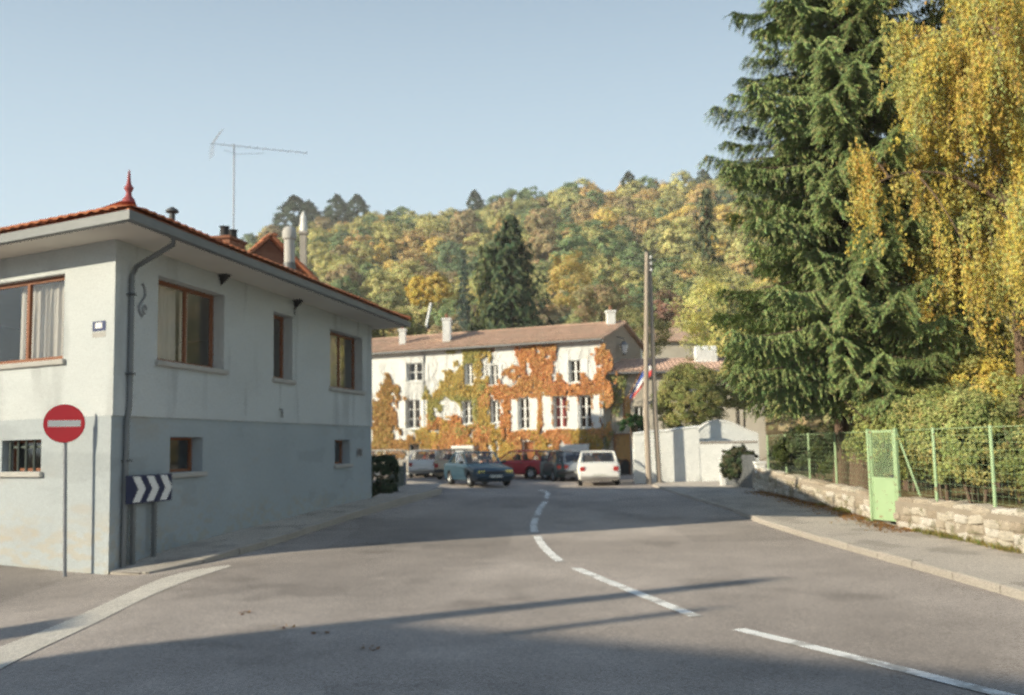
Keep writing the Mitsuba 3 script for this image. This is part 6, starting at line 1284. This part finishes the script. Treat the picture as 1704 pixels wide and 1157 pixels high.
for i, (px, py, lab) in enumerate([(411, 1021, 'small brown leaf clump on the road, leftmost of four'), (471, 1046, 'small brown leaf clump on the road, second from the left'), (531, 1055, 'small brown leaf clump on the road, third from the left'), (609, 1080, 'small brown leaf clump on the road, nearest and rightmost of four')]):
    g = G(px, py); k = thing('leaf_clump', lab, 'leaves'); rr = np.random.default_rng(200 + i); nq = 9; c = g + np.column_stack([rr.normal(0, 0.05, nq), rr.normal(0, 0.05, nq), 0.010 + rr.uniform(0, 0.008, nq)]); nn_ = unit(np.column_stack([rr.normal(0, 0.4, nq), rr.normal(0, 0.4, nq), np.ones(nq)])); a = unit(np.cross(nn_, rr.normal(0, 1, (nq, 3)))); m, C = leafmesh(c, a * 0.026, np.cross(nn_, a) * 0.018, pick(rr, [(0.25, 0.17, 0.12), (0.28, 0.19, 0.13)], nq)); add('leaf', m, 'm_leaf', k, color=C); L(k + '__leaf', kind='stuff')
# ---------------------------------------------------------------- what throws the shadows across the near road: a house, poles and a chimney behind the camera's left
def back(px, py, Hh):
    """the place at height Hh whose shadow falls on this pixel of the road"""
    g = G(px, py); return np.array([g[0], g[1], 0]) + SUNH * (Hh - g[2])
HB = 8.4
c1, c2 = back(625, 1030, HB), back(1552, 1112, HB)
ed = unit((c2 - c1)[:2]); OF = Face(c1[:2], -ed) if False else None
O_ = thing('neighbouring_house', 'plain rendered house across the side street, out of view to the left', 'house')
Pq = [c1[:2], c1[:2] + ed * 14.0]; nrm2 = np.array([-ed[1], ed[0]]);  nrm2 = nrm2 if nrm2 @ np.array([-1.0, 0.0]) > 0 else -nrm2
sd_ = -np.array(SUN[:2]) / np.linalg.norm(SUN[:2]); bkd = -sd_
quad_ = Polygon([Pq[0], Pq[1], Pq[1] + bkd * 9.0, Pq[0] + bkd * 9.0])
add('wall', slabz(quad_, -0.3, HB - 0.25), 'm_cream', O_); add('roof_slab', slabz(quad_.buffer(0.0), HB - 0.248, HB), 'm_tile', O_)
fz = back(140, 1043, HB - 0.9); add('side_wing', slabz(Polygon([fz[:2], fz[:2] + np.array([-0.49, 0.87]) * 1.05, fz[:2] + np.array([-0.49, 0.87]) * 1.05 + bkd * 7, fz[:2] + bkd * 7]), -0.3, HB - 0.9), 'm_cream', O_)
for i, (px, py, Hh, rr_) in enumerate([(1280, 964, 9.5, 0.24), (1190, 1012, 9.2, 0.14)]):
    b = back(px, py, Hh); k = thing('utility_pole', ['thick wooden utility pole standing out of view on the left', 'thin utility pole standing out of view on the left'][i], 'pole'); add('post', tube([[b[0], b[1], -0.4], [b[0], b[1], Hh]], [rr_ * 1.25, rr_ * 0.75], 12), 'm_pole', k, smooth=60)
# ---------------------------------------------------------------- haze in the valley air
scene['valley_air'] = {'type': 'homogeneous', 'albedo': {'type': 'rgb', 'value': [0.95, 0.95, 0.95]}, 'sigma_t': 0.00045}
scene['haze'] = {'type': 'cube', 'to_world': T().translate([0, 150, 60]).scale([1200, 1100, 64]), 'bsdf': {'type': 'null'}, 'interior': {'type': 'ref', 'id': 'valley_air'}}
L('haze', 'thin bluish haze in the valley air', 'haze', kind='stuff')
scene['camera']['medium'] = {'type': 'ref', 'id': 'valley_air'}
